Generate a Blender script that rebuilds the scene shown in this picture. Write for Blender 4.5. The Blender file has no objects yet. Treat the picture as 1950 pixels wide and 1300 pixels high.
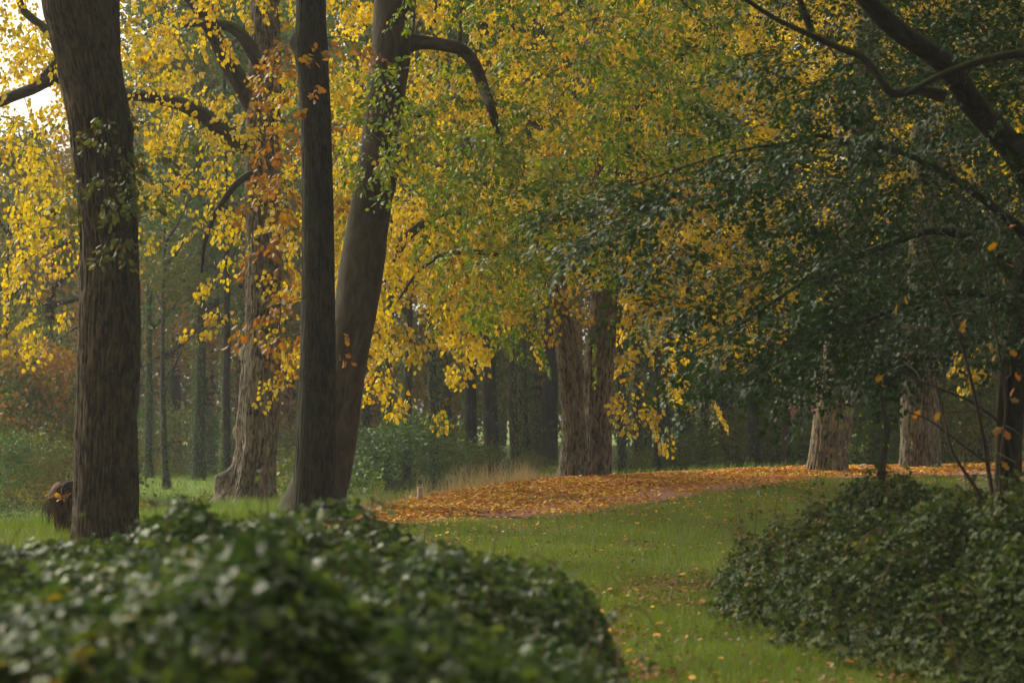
import bpy, math, random
import numpy as np
from mathutils import Vector, Matrix

# ------------------------------------------------------------------ camera, sky, sun, exposure
SC = bpy.context.scene
COL = SC.collection
F, CX, CY, EYE = 4604.0, 975.0, 650.0, 1.6
PITCH = math.atan(90.0 / F)

cam_d = bpy.data.cameras.new('camera')
cam = bpy.data.objects.new('camera', cam_d)
COL.objects.link(cam)
cam.location = (0, 0, EYE)
cam.rotation_euler = (math.radians(90) + PITCH, 0, 0)
cam_d.sensor_width = 36.0
cam_d.lens = F / 1950.0 * 36.0
cam_d.clip_start = 0.1
cam_d.clip_end = 2000
cam_d.dof.use_dof = True
cam_d.dof.focus_distance = 35.0
cam_d.dof.aperture_fstop = 3.4
SC.camera = cam

SUN_EL, SUN_AZ = math.radians(38), math.radians(-52)     # azimuth measured from +Y towards +X
world = bpy.data.worlds.new('World')
SC.world = world
world.use_nodes = True
wn, wl = world.node_tree.nodes, world.node_tree.links
wn.clear()
sky = wn.new('ShaderNodeTexSky')
sky.sky_type = 'NISHITA'
sky.sun_disc = False
sky.sun_elevation = SUN_EL
sky.sun_rotation = SUN_AZ
sky.air_density = 1.0
sky.dust_density = 3.0
hsv = wn.new('ShaderNodeHueSaturation')
hsv.inputs['Saturation'].default_value = 0.14
bgn = wn.new('ShaderNodeBackground')
bgn.inputs['Strength'].default_value = 0.08
out = wn.new('ShaderNodeOutputWorld')
wl.new(sky.outputs[0], hsv.inputs['Color'])
warm = wn.new('ShaderNodeMix')            # the white balance of an overcast autumn day
warm.data_type = 'RGBA'
warm.blend_type = 'MULTIPLY'
warm.inputs['Factor'].default_value = 1.0
warm.inputs['B'].default_value = (1.05, 1.0, 0.86, 1)
wl.new(hsv.outputs[0], warm.inputs['A'])
wl.new(warm.outputs['Result'], bgn.inputs['Color'])
wl.new(bgn.outputs[0], out.inputs['Surface'])

sun_d = bpy.data.lights.new('sun', 'SUN')
sun_d.energy = 1.5
sun_d.angle = math.radians(14)
sun_d.color = (1.0, 0.90, 0.72)
sun = bpy.data.objects.new('sun', sun_d)
COL.objects.link(sun)
_d = Vector((math.sin(SUN_AZ) * math.cos(SUN_EL), math.cos(SUN_AZ) * math.cos(SUN_EL), math.sin(SUN_EL)))
sun.rotation_euler = _d.to_track_quat('Z', 'Y').to_euler()

SC.view_settings.view_transform = 'Standard'
SC.view_settings.look = 'None'
SC.view_settings.gamma = 1.0
SC.view_settings.exposure = 1.55
SC.render.engine = 'CYCLES'
cy = SC.cycles
cy.max_bounces = 7
cy.diffuse_bounces = 4
cy.glossy_bounces = 2
cy.transmission_bounces = 5
cy.volume_bounces = 0
cy.transparent_max_bounces = 4
cy.caustics_reflective = False
cy.caustics_refractive = False
cy.use_denoising = True
cy.denoiser = 'OPENIMAGEDENOISE'
cy.sample_clamp_indirect = 6.0

R = np.random.default_rng(7)
random.seed(7)

# ------------------------------------------------------------------ numeric helpers
_c, _s = math.cos(PITCH), math.sin(PITCH)


def at(px, py, Y):
    """World point seen at pixel (px, py) of the 1950 x 1300 photograph, at distance Y along +Y."""
    px, py, Y = np.broadcast_arrays(np.asarray(px, float), np.asarray(py, float), np.asarray(Y, float))
    dx, dz = (px - CX) / F, (CY - py) / F
    dy, du = _c - dz * _s, _s + dz * _c
    k = Y / dy
    return np.stack([dx * k, Y, EYE + du * k], -1)


def nrm(v):
    return v / np.maximum(np.linalg.norm(v, axis=-1, keepdims=True), 1e-9)


def smooth(a, b, x):
    t = np.clip((x - a) / (b - a), 0, 1)
    return t * t * (3 - 2 * t)


_LAT = np.random.default_rng(99).random((512, 512))


def vnoise(u, v, seed=0, pu=None):
    """2-D value noise; periodic in u with period pu (whole number) if given."""
    iu, iv = np.floor(u).astype(int), np.floor(v).astype(int)
    fu, fv = u - iu, v - iv
    fu, fv = fu * fu * (3 - 2 * fu), fv * fv * (3 - 2 * fv)
    a, b = (iu % pu, (iu + 1) % pu) if pu else (iu, iu + 1)
    s = seed * 37
    g = lambda i, j: _LAT[(i + s) % 512, (j + s * 3) % 512]
    return (g(a, iv) * (1 - fu) + g(b, iv) * fu) * (1 - fv) + (g(a, iv + 1) * (1 - fu) + g(b, iv + 1) * fu) * fv


def fbm(u, v, seed=0, oct=3):
    r, a = 0.0, 0.5
    for k in range(oct):
        r = r + a * vnoise(u * 2 ** k, v * 2 ** k, seed + k)
        a *= 0.5
    return r / (1 - 0.5 ** oct)


# ------------------------------------------------------------------ terrain
CREST = np.array([(-60, -6), (-22, 19), (-9, 26), (-4, 27.3), (-2.4, 28.6), (-1.47, 30.2), (-0.57, 34.6), (0.70, 38), (1.65, 40), (5.4, 44),
                  (8.74, 46), (20, 52), (70, 70)], float)
CRESTZ = np.array([0, 0, .0, .03, .05, .06, .12, .156, .12, .13, .12, .1, .1])


def crest_d(x, y):
    """signed distance to the crest line (positive beyond it) and the crest height there"""
    best = np.full(np.shape(x), 1e9)
    sg = np.zeros(np.shape(x))
    zc = np.zeros(np.shape(x))
    for i in range(len(CREST) - 1):
        a, b = CREST[i], CREST[i + 1]
        ab = b - a
        t = np.clip(((x - a[0]) * ab[0] + (y - a[1]) * ab[1]) / (ab @ ab), 0, 1)
        dx, dy = x - a[0] - t * ab[0], y - a[1] - t * ab[1]
        d = np.hypot(dx, dy)
        m = d < best
        best = np.where(m, d, best)
        sg = np.where(m, np.sign(ab[0] * dy - ab[1] * dx), sg)
        zc = np.where(m, CRESTZ[i] * (1 - t) + CRESTZ[i + 1] * t, zc)
    return best * np.where(sg == 0, 1, sg), zc


def terrain(x, y):
    x, y = np.asarray(x, float), np.asarray(y, float)
    d, zc = crest_d(x, y)
    z = np.where(d < 0, zc * smooth(-6, 0, d), zc - (1.05 + zc) * smooth(0, 1, d / np.interp(x, [-4, -2, 1, 4], [12, 6, 6.5, 11])))
    z = z + 0.05 * (fbm(x * .35, y * .35, 3) - .5) * smooth(1.5, 5, np.abs(d)) + 0.02 * (fbm(x * 1.7, y * 1.7, 5) - .5)
    return z


PATH = np.array([(-9, 23.2), (-5, 25.0), (-2.3, 26.9), (0.0, 29.2), (1.35, 32.6), (3.1, 37.1), (4.8, 40.8), (9.0, 43.6), (20, 48.5)], float)


def poly_d(P, x, y):
    best = np.full(np.shape(x), 1e9)
    sg = np.zeros(np.shape(x))
    for i in range(len(P) - 1):
        a, ab = P[i], P[i + 1] - P[i]
        t = np.clip(((x - a[0]) * ab[0] + (y - a[1]) * ab[1]) / (ab @ ab), 0, 1)
        dx, dy = x - a[0] - t * ab[0], y - a[1] - t * ab[1]
        d = np.hypot(dx, dy)
        m = d < best
        best = np.where(m, d, best)
        sg = np.where(m, np.sign(ab[0] * dy - ab[1] * dx), sg)
    return best * np.where(sg == 0, 1, sg)


# ------------------------------------------------------------------ mesh helpers
def mesh_np(name, V, faces, mat, smooth_sh=False, attr=None):
    """faces: (n,k) index array, or a list of such arrays"""
    me = bpy.data.meshes.new(name)
    V = np.ascontiguousarray(V, np.float32)
    fl = faces if isinstance(faces, list) else [faces]
    me.vertices.add(len(V))
    me.vertices.foreach_set('co', V.ravel())
    idx = np.concatenate([f.ravel() for f in fl]).astype(np.int32)
    tot = np.concatenate([np.full(len(f), f.shape[1]) for f in fl])
    start = np.concatenate([[0], np.cumsum(tot)[:-1]]).astype(np.int32)
    me.loops.add(len(idx))
    me.loops.foreach_set('vertex_index', idx)
    me.polygons.add(len(start))
    me.polygons.foreach_set('loop_start', start)
    if smooth_sh:
        me.polygons.foreach_set('use_smooth', np.ones(len(start), bool))
    me.update(calc_edges=True)
    if attr:
        for k, a in attr.items():
            at_ = me.attributes.new(k, 'FLOAT_VECTOR', 'POINT')
            at_.data.foreach_set('vector', np.ascontiguousarray(a, np.float32).ravel())
    if mat is not None:
        me.materials.append(mat)
    return me


def link(name, me, parent=None, kind=None, loc=None):
    o = bpy.data.objects.new(name, me)
    COL.objects.link(o)
    if parent is not None:
        o.parent = parent
    if loc is not None:
        o.location = loc
    if kind:
        o['kind'] = kind
    return o


def tag(o, label, cat, group=None, kind=None):
    o['label'] = label
    o['category'] = cat
    if group:
        o['group'] = group
    if kind:
        o['kind'] = kind
    return o


def thing(name, base, label, cat, group=None):
    o = bpy.data.objects.new(name, None)
    COL.objects.link(o)
    o.location = base
    o.empty_display_size = 0.3
    return tag(o, label, cat, group)


# ------------------------------------------------------------------ materials
def new_mat(name):
    m = bpy.data.materials.new(name)
    m.use_nodes = True
    n, l = m.node_tree.nodes, m.node_tree.links
    n.clear()
    o = n.new('ShaderNodeOutputMaterial')
    return m, n, l, o


def ramp(n, stops, interp='LINEAR'):
    r = n.new('ShaderNodeValToRGB')
    r.color_ramp.interpolation = interp
    e = r.color_ramp.elements
    e[0].position, e[0].color = stops[0][0], (*stops[0][1], 1)
    e[1].position, e[1].color = stops[-1][0], (*stops[-1][1], 1)
    for p, c in stops[1:-1]:
        k = e.new(p)
        k.color = (*c, 1)
    return r


def math_n(n, l, op, a, b=None, clamp=False):
    m = n.new('ShaderNodeMath')
    m.operation = op
    m.use_clamp = clamp
    for i, v in enumerate((a, b)):
        if v is None:
            continue
        if hasattr(v, 'is_linked') or hasattr(v, 'links'):
            l.new(v, m.inputs[i])
        else:
            m.inputs[i].default_value = v
    return m.outputs[0]


def leaf_mat(name, stops, trans=0.45, rough=0.5, spec=0.4, nscale=0.7, nweight=0.4, tsat=1.15, tval=1.2):
    m, n, l, o = new_mat(name)
    geo, obi = n.new('ShaderNodeNewGeometry'), n.new('ShaderNodeObjectInfo')
    r = math_n(n, l, 'FRACT', math_n(n, l, 'ADD', geo.outputs['Random Per Island'], obi.outputs['Random']))
    tx = n.new('ShaderNodeTexNoise')
    tx.inputs['Scale'].default_value = nscale
    tx.inputs['Detail'].default_value = 2
    l.new(geo.outputs['Position'], tx.inputs['Vector'])
    nz = n.new('ShaderNodeMapRange')
    nz.inputs[1].default_value, nz.inputs[2].default_value = 0.3, 0.7
    l.new(tx.outputs[0], nz.inputs[0])
    t = math_n(n, l, 'ADD', math_n(n, l, 'MULTIPLY', r, 1 - nweight), math_n(n, l, 'MULTIPLY', nz.outputs[0], nweight))
    rp = ramp(n, stops)
    l.new(t, rp.inputs[0])
    p = n.new('ShaderNodeBsdfPrincipled')
    p.inputs['Roughness'].default_value = rough
    p.inputs['Specular IOR Level'].default_value = spec
    l.new(rp.outputs[0], p.inputs['Base Color'])
    hs = n.new('ShaderNodeHueSaturation')
    hs.inputs['Saturation'].default_value = tsat
    hs.inputs['Value'].default_value = tval
    l.new(rp.outputs[0], hs.inputs['Color'])
    tr = n.new('ShaderNodeBsdfTranslucent')
    l.new(hs.outputs[0], tr.inputs['Color'])
    mx = n.new('ShaderNodeMixShader')
    mx.inputs[0].default_value = trans
    l.new(p.outputs[0], mx.inputs[1])
    l.new(tr.outputs[0], mx.inputs[2])
    l.new(mx.outputs[0], o.inputs['Surface'])
    return m


def bark_mat(name, dark, light, moss=None, moss_dir=(0.6, 0, 0.3), moss_amt=0.5, stretch=0.28, scale=20, bump=0.5, lichen=None):
    """bark coordinates come from the 'bark' vector attribute (cos, sin, length in metres)"""
    m, n, l, o = new_mat(name)
    a = n.new('ShaderNodeAttribute')
    a.attribute_name = 'bark'
    mp = n.new('ShaderNodeMapping')
    mp.inputs['Scale'].default_value = (1, 1, stretch)
    l.new(a.outputs['Vector'], mp.inputs['Vector'])
    n1 = n.new('ShaderNodeTexNoise')
    n1.inputs['Scale'].default_value = scale
    n1.inputs['Detail'].default_value = 5
    n1.inputs['Roughness'].default_value = 0.65
    n1.inputs['Distortion'].default_value = 0.9
    l.new(mp.outputs[0], n1.inputs['Vector'])
    n2 = n.new('ShaderNodeTexNoise')
    n2.inputs['Scale'].default_value = 1.6
    n2.inputs['Detail'].default_value = 4
    l.new(a.outputs['Vector'], n2.inputs['Vector'])
    rp = ramp(n, [(0.39, dark), (0.60, light)])
    l.new(n1.outputs[0], rp.inputs[0])
    mixv = n.new('ShaderNodeMix')
    mixv.data_type = 'RGBA'
    mixv.blend_type = 'MULTIPLY'
    mixv.inputs['Factor'].default_value = 0.7
    r2 = ramp(n, [(0.3, (0.55, 0.52, 0.5)), (0.7, (1.25, 1.2, 1.15))])
    l.new(n2.outputs[0], r2.inputs[0])
    l.new(rp.outputs[0], mixv.inputs['A'])
    l.new(r2.outputs[0], mixv.inputs['B'])
    colr = mixv.outputs['Result']
    if moss:
        geo = n.new('ShaderNodeNewGeometry')
        dp = n.new('ShaderNodeVectorMath')
        dp.operation = 'DOT_PRODUCT'
        l.new(geo.outputs['Normal'], dp.inputs[0])
        dp.inputs[1].default_value = moss_dir
        n3 = n.new('ShaderNodeTexNoise')
        n3.inputs['Scale'].default_value = 4.0
        n3.inputs['Detail'].default_value = 6
        l.new(a.outputs['Vector'], n3.inputs['Vector'])
        f = math_n(n, l, 'ADD', dp.outputs['Value'], math_n(n, l, 'MULTIPLY', math_n(n, l, 'SUBTRACT', n3.outputs[0], 0.5), 1.6))
        f = math_n(n, l, 'MULTIPLY', math_n(n, l, 'ADD', f, moss_amt - 0.5), 2.0, clamp=True)
        mm = n.new('ShaderNodeMix')
        mm.data_type = 'RGBA'
        l.new(math_n(n, l, 'MULTIPLY', f, 0.85), mm.inputs['Factor'])
        l.new(colr, mm.inputs['A'])
        mm.inputs['B'].default_value = (*moss, 1)
        colr = mm.outputs['Result']
    if lichen:
        vo = n.new('ShaderNodeTexNoise')
        vo.inputs['Scale'].default_value = 9
        vo.inputs['Detail'].default_value = 8
        vo.inputs['Roughness'].default_value = 0.8
        l.new(a.outputs['Vector'], vo.inputs['Vector'])
        rl = ramp(n, [(0.60, (0, 0, 0)), (0.70, (0.7, 0.7, 0.7))])
        l.new(vo.outputs[0], rl.inputs[0])
        ml = n.new('ShaderNodeMix')
        ml.data_type = 'RGBA'
        l.new(rl.outputs[0], ml.inputs['Factor'])
        l.new(colr, ml.inputs['A'])
        ml.inputs['B'].default_value = (*lichen, 1)
        colr = ml.outputs['Result']
    p = n.new('ShaderNodeBsdfPrincipled')
    p.inputs['Roughness'].default_value = 0.9
    p.inputs['Specular IOR Level'].default_value = 0.25
    l.new(colr, p.inputs['Base Color'])
    b = n.new('ShaderNodeBump')
    b.inputs['Strength'].default_value = bump
    b.inputs['Distance'].default_value = 0.03
    l.new(n1.outputs[0], b.inputs['Height'])
    l.new(b.outputs[0], p.inputs['Normal'])
    l.new(p.outputs[0], o.inputs['Surface'])
    return m


def plain_mat(name, c1, c2, scale=6, rough=0.9, spec=0.2, island=False):
    m, n, l, o = new_mat(name)
    geo = n.new('ShaderNodeNewGeometry')
    rp = ramp(n, [(0.3, c1), (0.7, c2)])
    if island:
        rp.color_ramp.elements[0].position = 0
        rp.color_ramp.elements[1].position = 1
        l.new(geo.outputs['Random Per Island'], rp.inputs[0])
    else:
        tx = n.new('ShaderNodeTexNoise')
        tx.inputs['Scale'].default_value = scale
        tx.inputs['Detail'].default_value = 5
        l.new(geo.outputs['Position'], tx.inputs['Vector'])
        l.new(tx.outputs[0], rp.inputs[0])
    p = n.new('ShaderNodeBsdfPrincipled')
    p.inputs['Roughness'].default_value = rough
    p.inputs['Specular IOR Level'].default_value = spec
    l.new(rp.outputs[0], p.inputs['Base Color'])
    l.new(p.outputs[0], o.inputs['Surface'])
    return m


M = {}
M['lime_leaf'] = leaf_mat('lime_leaf', [(0, (.14, .19, .02)), (.16, (.34, .29, .02)), (.45, (.58, .41, .022)), (.75, (.66, .46, .03)), (.90, (.52, .27, .02)),
                                        (1, (.28, .13, .02))], trans=.5, nweight=.3)
M['beech_leaf'] = leaf_mat('beech_leaf', [(0, (.045, .09, .012)), (.35, (.10, .17, .016)), (.6, (.19, .23, .02)), (.8, (.36, .30, .02)), (.93, (.46, .26, .02)),
                                          (1, (.34, .12, .018))], trans=.45, nweight=.4, nscale=.8)
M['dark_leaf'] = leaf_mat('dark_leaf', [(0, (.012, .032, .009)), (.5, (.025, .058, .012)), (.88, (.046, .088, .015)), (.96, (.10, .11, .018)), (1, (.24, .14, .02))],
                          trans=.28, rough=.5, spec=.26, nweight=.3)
M['oak_leaf'] = leaf_mat('oak_leaf', [(0, (.10, .10, .015)), (.3, (.22, .12, .015)), (.7, (.36, .14, .018)), (1, (.18, .06, .014))], trans=.4)
M['epi_leaf'] = leaf_mat('epicormic_leaf', [(0, (.05, .08, .015)), (.5, (.09, .11, .018)), (.8, (.16, .12, .02)), (1, (.22, .08, .015))], trans=.4)
M['bramble_leaf'] = leaf_mat('bramble_leaf', [(0, (.016, .032, .011)), (.36, (.034, .060, .018)), (.62, (.068, .102, .026)), (.85, (.125, .155, .034)), (.935, (.24, .17, .02)),
                                              (1, (.34, .10, .02))], trans=.32, rough=.5, spec=.24, nweight=.35, nscale=1.2)
M['right_leaf'] = leaf_mat('thicket_leaf', [(0, (.018, .032, .010)), (.45, (.036, .058, .015)), (.74, (.072, .092, .020)), (.87, (.13, .105, .024)), (.95, (.32, .20, .02)),
                                            (1, (.28, .09, .02))], trans=.32, rough=.6, spec=.13, nweight=.35, nscale=1.2)
M['fallen'] = leaf_mat('fallen_leaf', [(0, (.12, .055, .02)), (.22, (.32, .14, .03)), (.44, (.48, .20, .03)), (.62, (.60, .31, .04)), (.82, (.72, .48, .07)), (.94, (.58, .34, .16)), (1, (.26, .07, .03))],
                       trans=.2, rough=.6, nweight=.42, nscale=.8)
M['pink_leaf'] = leaf_mat('pink_leaf', [(0, (.45, .14, .12)), (1, (.60, .26, .20))], trans=.4)
for k_, st_ in {
    'far_green': [(0, (.036, .076, .020)), (.5, (.068, .122, .026)), (.85, (.13, .155, .028)), (1, (.24, .18, .024))],
    'far_olive': [(0, (.056, .080, .018)), (.5, (.11, .125, .022)), (.82, (.20, .165, .026)), (1, (.34, .21, .026))],
    'far_rust': [(0, (.09, .075, .02)), (.4, (.21, .125, .03)), (.8, (.34, .18, .042)), (1, (.12, .095, .02))],
    'far_yellow': [(0, (.09, .08, .014)), (.5, (.19, .14, .018)), (1, (.30, .19, .022))],
}.items():
    M[k_] = leaf_mat(k_, st_, trans=.4, rough=.6, nscale=.55, nweight=.78)

M['oak_bark'] = bark_mat('oak_bark', (.016, .011, .006), (.098, .069, .034), moss=(.028, .034, .010), moss_dir=(.55, .1, .15), moss_amt=.30, scale=19, bump=1.0)
M['dark_bark'] = bark_mat('dark_bark', (.007, .0055, .003), (.050, .038, .020), moss=(.022, .026, .008), moss_dir=(-.25, -.1, 0), moss_amt=.45, scale=22)
M['beech_bark'] = bark_mat('beech_bark', (.030, .022, .013), (.070, .052, .031), moss=(.032, .037, .012), moss_dir=(-.35, 0, .1), moss_amt=.32, stretch=.35, scale=9, bump=.4,
                           lichen=(.16, .135, .10))
M['lime_bark'] = bark_mat('lime_bark', (.030, .023, .015), (.27, .222, .158), scale=20, bump=.9)
M['lime_bark2'] = bark_mat('lime_bark_brown', (.030, .023, .015), (.225, .198, .142), scale=20, bump=.9, moss=(.10, .09, .045), moss_dir=(0, -.2, -.2), moss_amt=.25)
M['black_bark'] = bark_mat('black_bark', (.018, .014, .010), (.055, .042, .028), moss=(.06, .085, .015), moss_dir=(.2, -.1, .9), moss_amt=.25, scale=14)
M['far_bark'] = bark_mat('far_bark', (.022, .018, .014), (.055, .045, .034), moss=(.022, .034, .012), moss_dir=(0, 0, 0), moss_amt=.42, scale=8)
M['twig'] = plain_mat('twig', (.022, .015, .010), (.055, .038, .024))
M['cane'] = plain_mat('cane', (.06, .03, .02), (.14, .09, .05))
M['stump'] = bark_mat('stump_bark', (.020, .012, .009), (.135, .075, .048), scale=14, bump=.8)
M['post'] = plain_mat('post_wood', (.34, .27, .20), (.50, .42, .33), scale=20)
M['stone'] = plain_mat('stone', (.26, .22, .19), (.40, .35, .30), scale=9)

# ------------------------------------------------------------------ tubes and leaves
def tube(P, Rr, sides):
    """verts, quads of a tube along P with radii Rr"""
    P = np.asarray(P, float)
    T = nrm(np.gradient(P, axis=0))
    ref = np.array([0, 0, 1.0]) if abs(T[len(T) // 2][2]) < 0.8 else np.array([0, 1.0, 0])
    A = nrm(np.cross(T, ref))
    B = np.cross(A, T)
    th = np.linspace(0, 2 * np.pi, sides, endpoint=False)
    V = P[:, None, :] + np.asarray(Rr)[:, None, None] * (np.cos(th)[None, :, None] * A[:, None, :] + np.sin(th)[None, :, None] * B[:, None, :])
    n = len(P)
    i = np.arange(n - 1)[:, None] * sides
    j = np.arange(sides)[None, :]
    k = (j + 1) % sides
    Q = np.stack([i + j, i + k, i + sides + k, i + sides + j], -1).reshape(-1, 4)
    return V.reshape(-1, 3), Q


class Tubes:
    def __init__(self):
        self.V, self.Q, self.n = [], [], 0

    def add(self, P, Rr, sides=3):
        V, Q = tube(P, Rr, sides)
        self.V.append(V)
        self.Q.append(Q + self.n)
        self.n += len(V)

    def make(self, name, mat, parent, kind=None):
        if not self.V:
            return None
        V = np.concatenate(self.V)
        base = np.array(parent.location) if parent is not None else 0
        bk = np.stack([V[:, 0], V[:, 1], V[:, 2]], -1)
        me = mesh_np(name, V - base, np.concatenate(self.Q), mat, True, {'bark': bk})
        return link(name, me, parent, kind)


def smooth_path(P, step):
    """Catmull-Rom resample"""
    P = np.asarray(P, float)
    Q = np.vstack([2 * P[0] - P[1], P, 2 * P[-1] - P[-2]])
    o = []
    for i in range(1, len(Q) - 2):
        n = max(2, int(np.linalg.norm(Q[i + 1][:3] - Q[i][:3]) / step))
        t = np.linspace(0, 1, n, endpoint=False)[:, None]
        a, b, c, d = Q[i - 1], Q[i], Q[i + 1], Q[i + 2]
        o.append(.5 * ((2 * b) + (-a + c) * t + (2 * a - 5 * b + 4 * c - d) * t ** 2 + (-a + 3 * b - 3 * c + d) * t ** 3))
    o.append(P[-1:])
    return np.concatenate(o)


def stem_mesh(name, spec, Y, mat, parent, seg=96, step=.05, ridges=34, depth=.018, vfreq=3.0, lumps=.03, flare=0.0, fluting=0, seed=1, smooth_bark=False, coarse_above=9.0, knots=()):
    """trunk or limb from (px, py, width_px[, dY]) rows, bottom first; returns the object and its axis (points, radii)"""
    S = []
    for r in spec:
        y = Y + (r[3] if len(r) > 3 else 0)
        p = at(r[0], r[1], y)
        S.append([*p, r[2] * .5 * y / F])
    C = smooth_path(np.array(S), step)
    P, Rr = C[:, :3], np.maximum(C[:, 3], .004)
    # thin out the rings high above the frame
    keep = (P[:, 2] < coarse_above) | (np.arange(len(P)) % 6 == 0)
    keep[0] = keep[-1] = True
    P, Rr = P[keep], Rr[keep]
    T = nrm(np.gradient(P, axis=0))
    ref = np.array([0, 1.0, 0]) if abs(T[0][2]) > .5 else np.array([0, 0, 1.0])
    A = nrm(np.cross(np.broadcast_to(ref, T.shape), T))
    B = np.cross(T, A)
    L = np.concatenate([[0], np.cumsum(np.linalg.norm(np.diff(P, axis=0), axis=1))])
    th = np.linspace(0, 2 * np.pi, seg, endpoint=False)
    U, W = np.meshgrid(th / (2 * np.pi), L)
    # bark relief
    warp = (vnoise(U * 8, W * 1.6, seed, 8) - .5) * .9 + (vnoise(U * 20, W * 5, seed + 1, 20) - .5) * .35
    rr = Rr[:, None] * (1 + lumps * (vnoise(U * 5, W * .9, seed + 2, 5) - .5) * 2)
    if not smooth_bark:
        n1 = vnoise(U * ridges, W * vfreq, seed + 3, ridges)
        n2 = vnoise(U * ridges * 2 + warp * 2, W * vfreq * 2.2, seed + 4, ridges * 2)
        rid = np.abs(np.sin(np.pi * (U * ridges + warp * 1.1 + .55 * (n1 - .5)))) + .35 * smooth(.62, .8, vnoise(U * ridges * .5, W * vfreq * 1.7, seed + 6, max(1, ridges // 2)))
        grad = .55 + .45 * vnoise(U * 6, W * 1.1, seed + 7, 6)
        rr = rr + depth * np.minimum(1, Rr[:, None] / .2) * ((1.5 * smooth(0, .5, rid) - 1.0) * grad + (n2 - .5) * .55)
    else:
        rr = rr + depth * (vnoise(U * 12, W * 6, seed + 3, 12) - .5)
    if fluting:
        h = np.exp(-np.maximum(W - .3, 0) / max(flare, .01)) if flare else 1.0
        rr = rr * (1 + .16 * h * np.cos(2 * np.pi * U * fluting + seed) + .10 * h * np.cos(2 * np.pi * U * (fluting + 2) + 2 * seed))
    for (kl, kt, kr, kh) in knots:   # knots: length, angle (0..1), radius, height
        du = np.minimum(np.abs(U - kt), 1 - np.abs(U - kt)) * 2 * np.pi * Rr[:, None]
        rr = rr + kh * np.exp(-(du ** 2 + (W - kl) ** 2) / kr ** 2)
    V = P[:, None, :] + rr[..., None] * (np.cos(th)[None, :, None] * A[:, None, :] + np.sin(th)[None, :, None] * B[:, None, :])
    bk = np.stack([np.cos(th)[None, :] * Rr[:, None], np.sin(th)[None, :] * Rr[:, None], W], -1)
    n = len(P)
    i = np.arange(n - 1)[:, None] * seg
    j = np.arange(seg)[None, :]
    k = (j + 1) % seg
    Q = np.stack([i + j, i + k, i + seg + k, i + seg + j], -1).reshape(-1, 4)
    cap = np.arange((n - 1) * seg, n * seg)[None, :]
    base = np.array(parent.location)
    me = mesh_np(name, V.reshape(-1, 3) - base, [Q, cap], mat, True, {'bark': bk.reshape(-1, 3)})
    return link(name, me, parent), P, Rr


LEAF = {
    'lime': (np.array([(0, 0, 0), (-.06, .26, .03), (.22, .46, .07), (.62, .36, .04), (1, 0, -.10), (.62, -.36, .04), (.22, -.46, .07), (-.06, -.26, .03)]),
             np.array([(0, 4, 3, 2), (0, 6, 5, 4)]), np.array([(0, 2, 1), (0, 7, 6)])),
    'beech': (np.array([(0, 0, 0), (.30, .30, .06), (.68, .24, .03), (1, 0, -.06), (.68, -.24, .03), (.30, -.30, .06)]),
              np.array([(0, 3, 2, 1), (0, 5, 4, 3)]), None),
    'bramble': (np.array([(0, 0, 0), (.22, .34, .06), (.62, .34, .02), (1, 0, -.10), (.62, -.34, .02), (.22, -.34, .06)]),
                np.array([(0, 3, 2, 1), (0, 5, 4, 3)]), None),
    'oak': (np.array([(0, 0, 0), (.3, .16, .05), (.45, .34, .10), (.6, .20, .04), (.8, .28, .02), (1, 0, -.05), (.8, -.28, .06), (.6, -.20, .04), (.45, -.34, .02), (.3, -.16, .05)]),
            np.array([(0, 5, 4, 3), (0, 3, 2, 1), (0, 7, 6, 5), (0, 9, 8, 7)]), None),
    'curl': (np.array([(0, 0, .02), (.25, .34, .16), (.65, .33, .14), (1, 0, .18), (.65, -.33, .10), (.25, -.34, .20)]),
             np.array([(0, 3, 2, 1), (0, 5, 4, 3)]), None),
    'far': (np.array([(0, 0, 0), (.5, .34, .10), (1, 0, 0), (.5, -.34, .06)]), np.array([(0, 2, 1), (0, 3, 2)]), None),
}


def leaf_frames(Ax, Nn):
    Ax = nrm(Ax)
    By = nrm(np.cross(Nn, Ax))
    return Ax, By, np.cross(Ax, By)


def leaf_mesh(name, kind, P, Ax, Nn, size, mat):
    T, Q, T3 = LEAF[kind]
    A, B, N = leaf_frames(Ax, Nn)
    n, k = len(P), len(T)
    s = np.asarray(size)[:, None, None]
    V = P[:, None, :] + s * (T[None, :, 0:1] * A[:, None, :] + T[None, :, 1:2] * B[:, None, :] + T[None, :, 2:3] * N[:, None, :])
    off = (np.arange(n) * k)[:, None, None]
    fs = [(Q[None] + off).reshape(-1, Q.shape[1])]
    if T3 is not None:
        fs.append((T3[None] + off).reshape(-1, 3))
    return mesh_np(name, V.reshape(-1, 3), fs, mat)


_unit = {}


def leaf_parts(kind, P, Ax, Nn, size, mat, parent, name='leaf'):
    """each leaf an object of its own, sharing one mesh"""
    key = (kind, mat.name)
    if key not in _unit:
        z = np.zeros((1, 3))
        _unit[key] = leaf_mesh('leaf', kind, z, np.array([[1., 0, 0]]), np.array([[0, 0, 1.]]), [1.0], mat)
    me = _unit[key]
    A, B, N = leaf_frames(Ax, Nn)
    base = np.array(parent.location) if parent is not None else np.zeros(3)
    res = []
    for p, a, b, c, s in zip(P - base, A, B, N, size):
        o = bpy.data.objects.new(name, me)
        o.matrix_local = Matrix(((a[0] * s, b[0] * s, c[0] * s, p[0]), (a[1] * s, b[1] * s, c[1] * s, p[1]), (a[2] * s, b[2] * s, c[2] * s, p[2]), (0, 0, 0, 1)))
        if parent is not None:
            o.parent = parent
        COL.objects.link(o)
        res.append(o)
    return res


def project(P):
    d = P - np.array([0, 0, EYE])
    y = d[:, 1] * _c + d[:, 2] * _s
    z = -d[:, 1] * _s + d[:, 2] * _c
    return CX + F * d[:, 0] / y, CY - F * z / y, y


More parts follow.
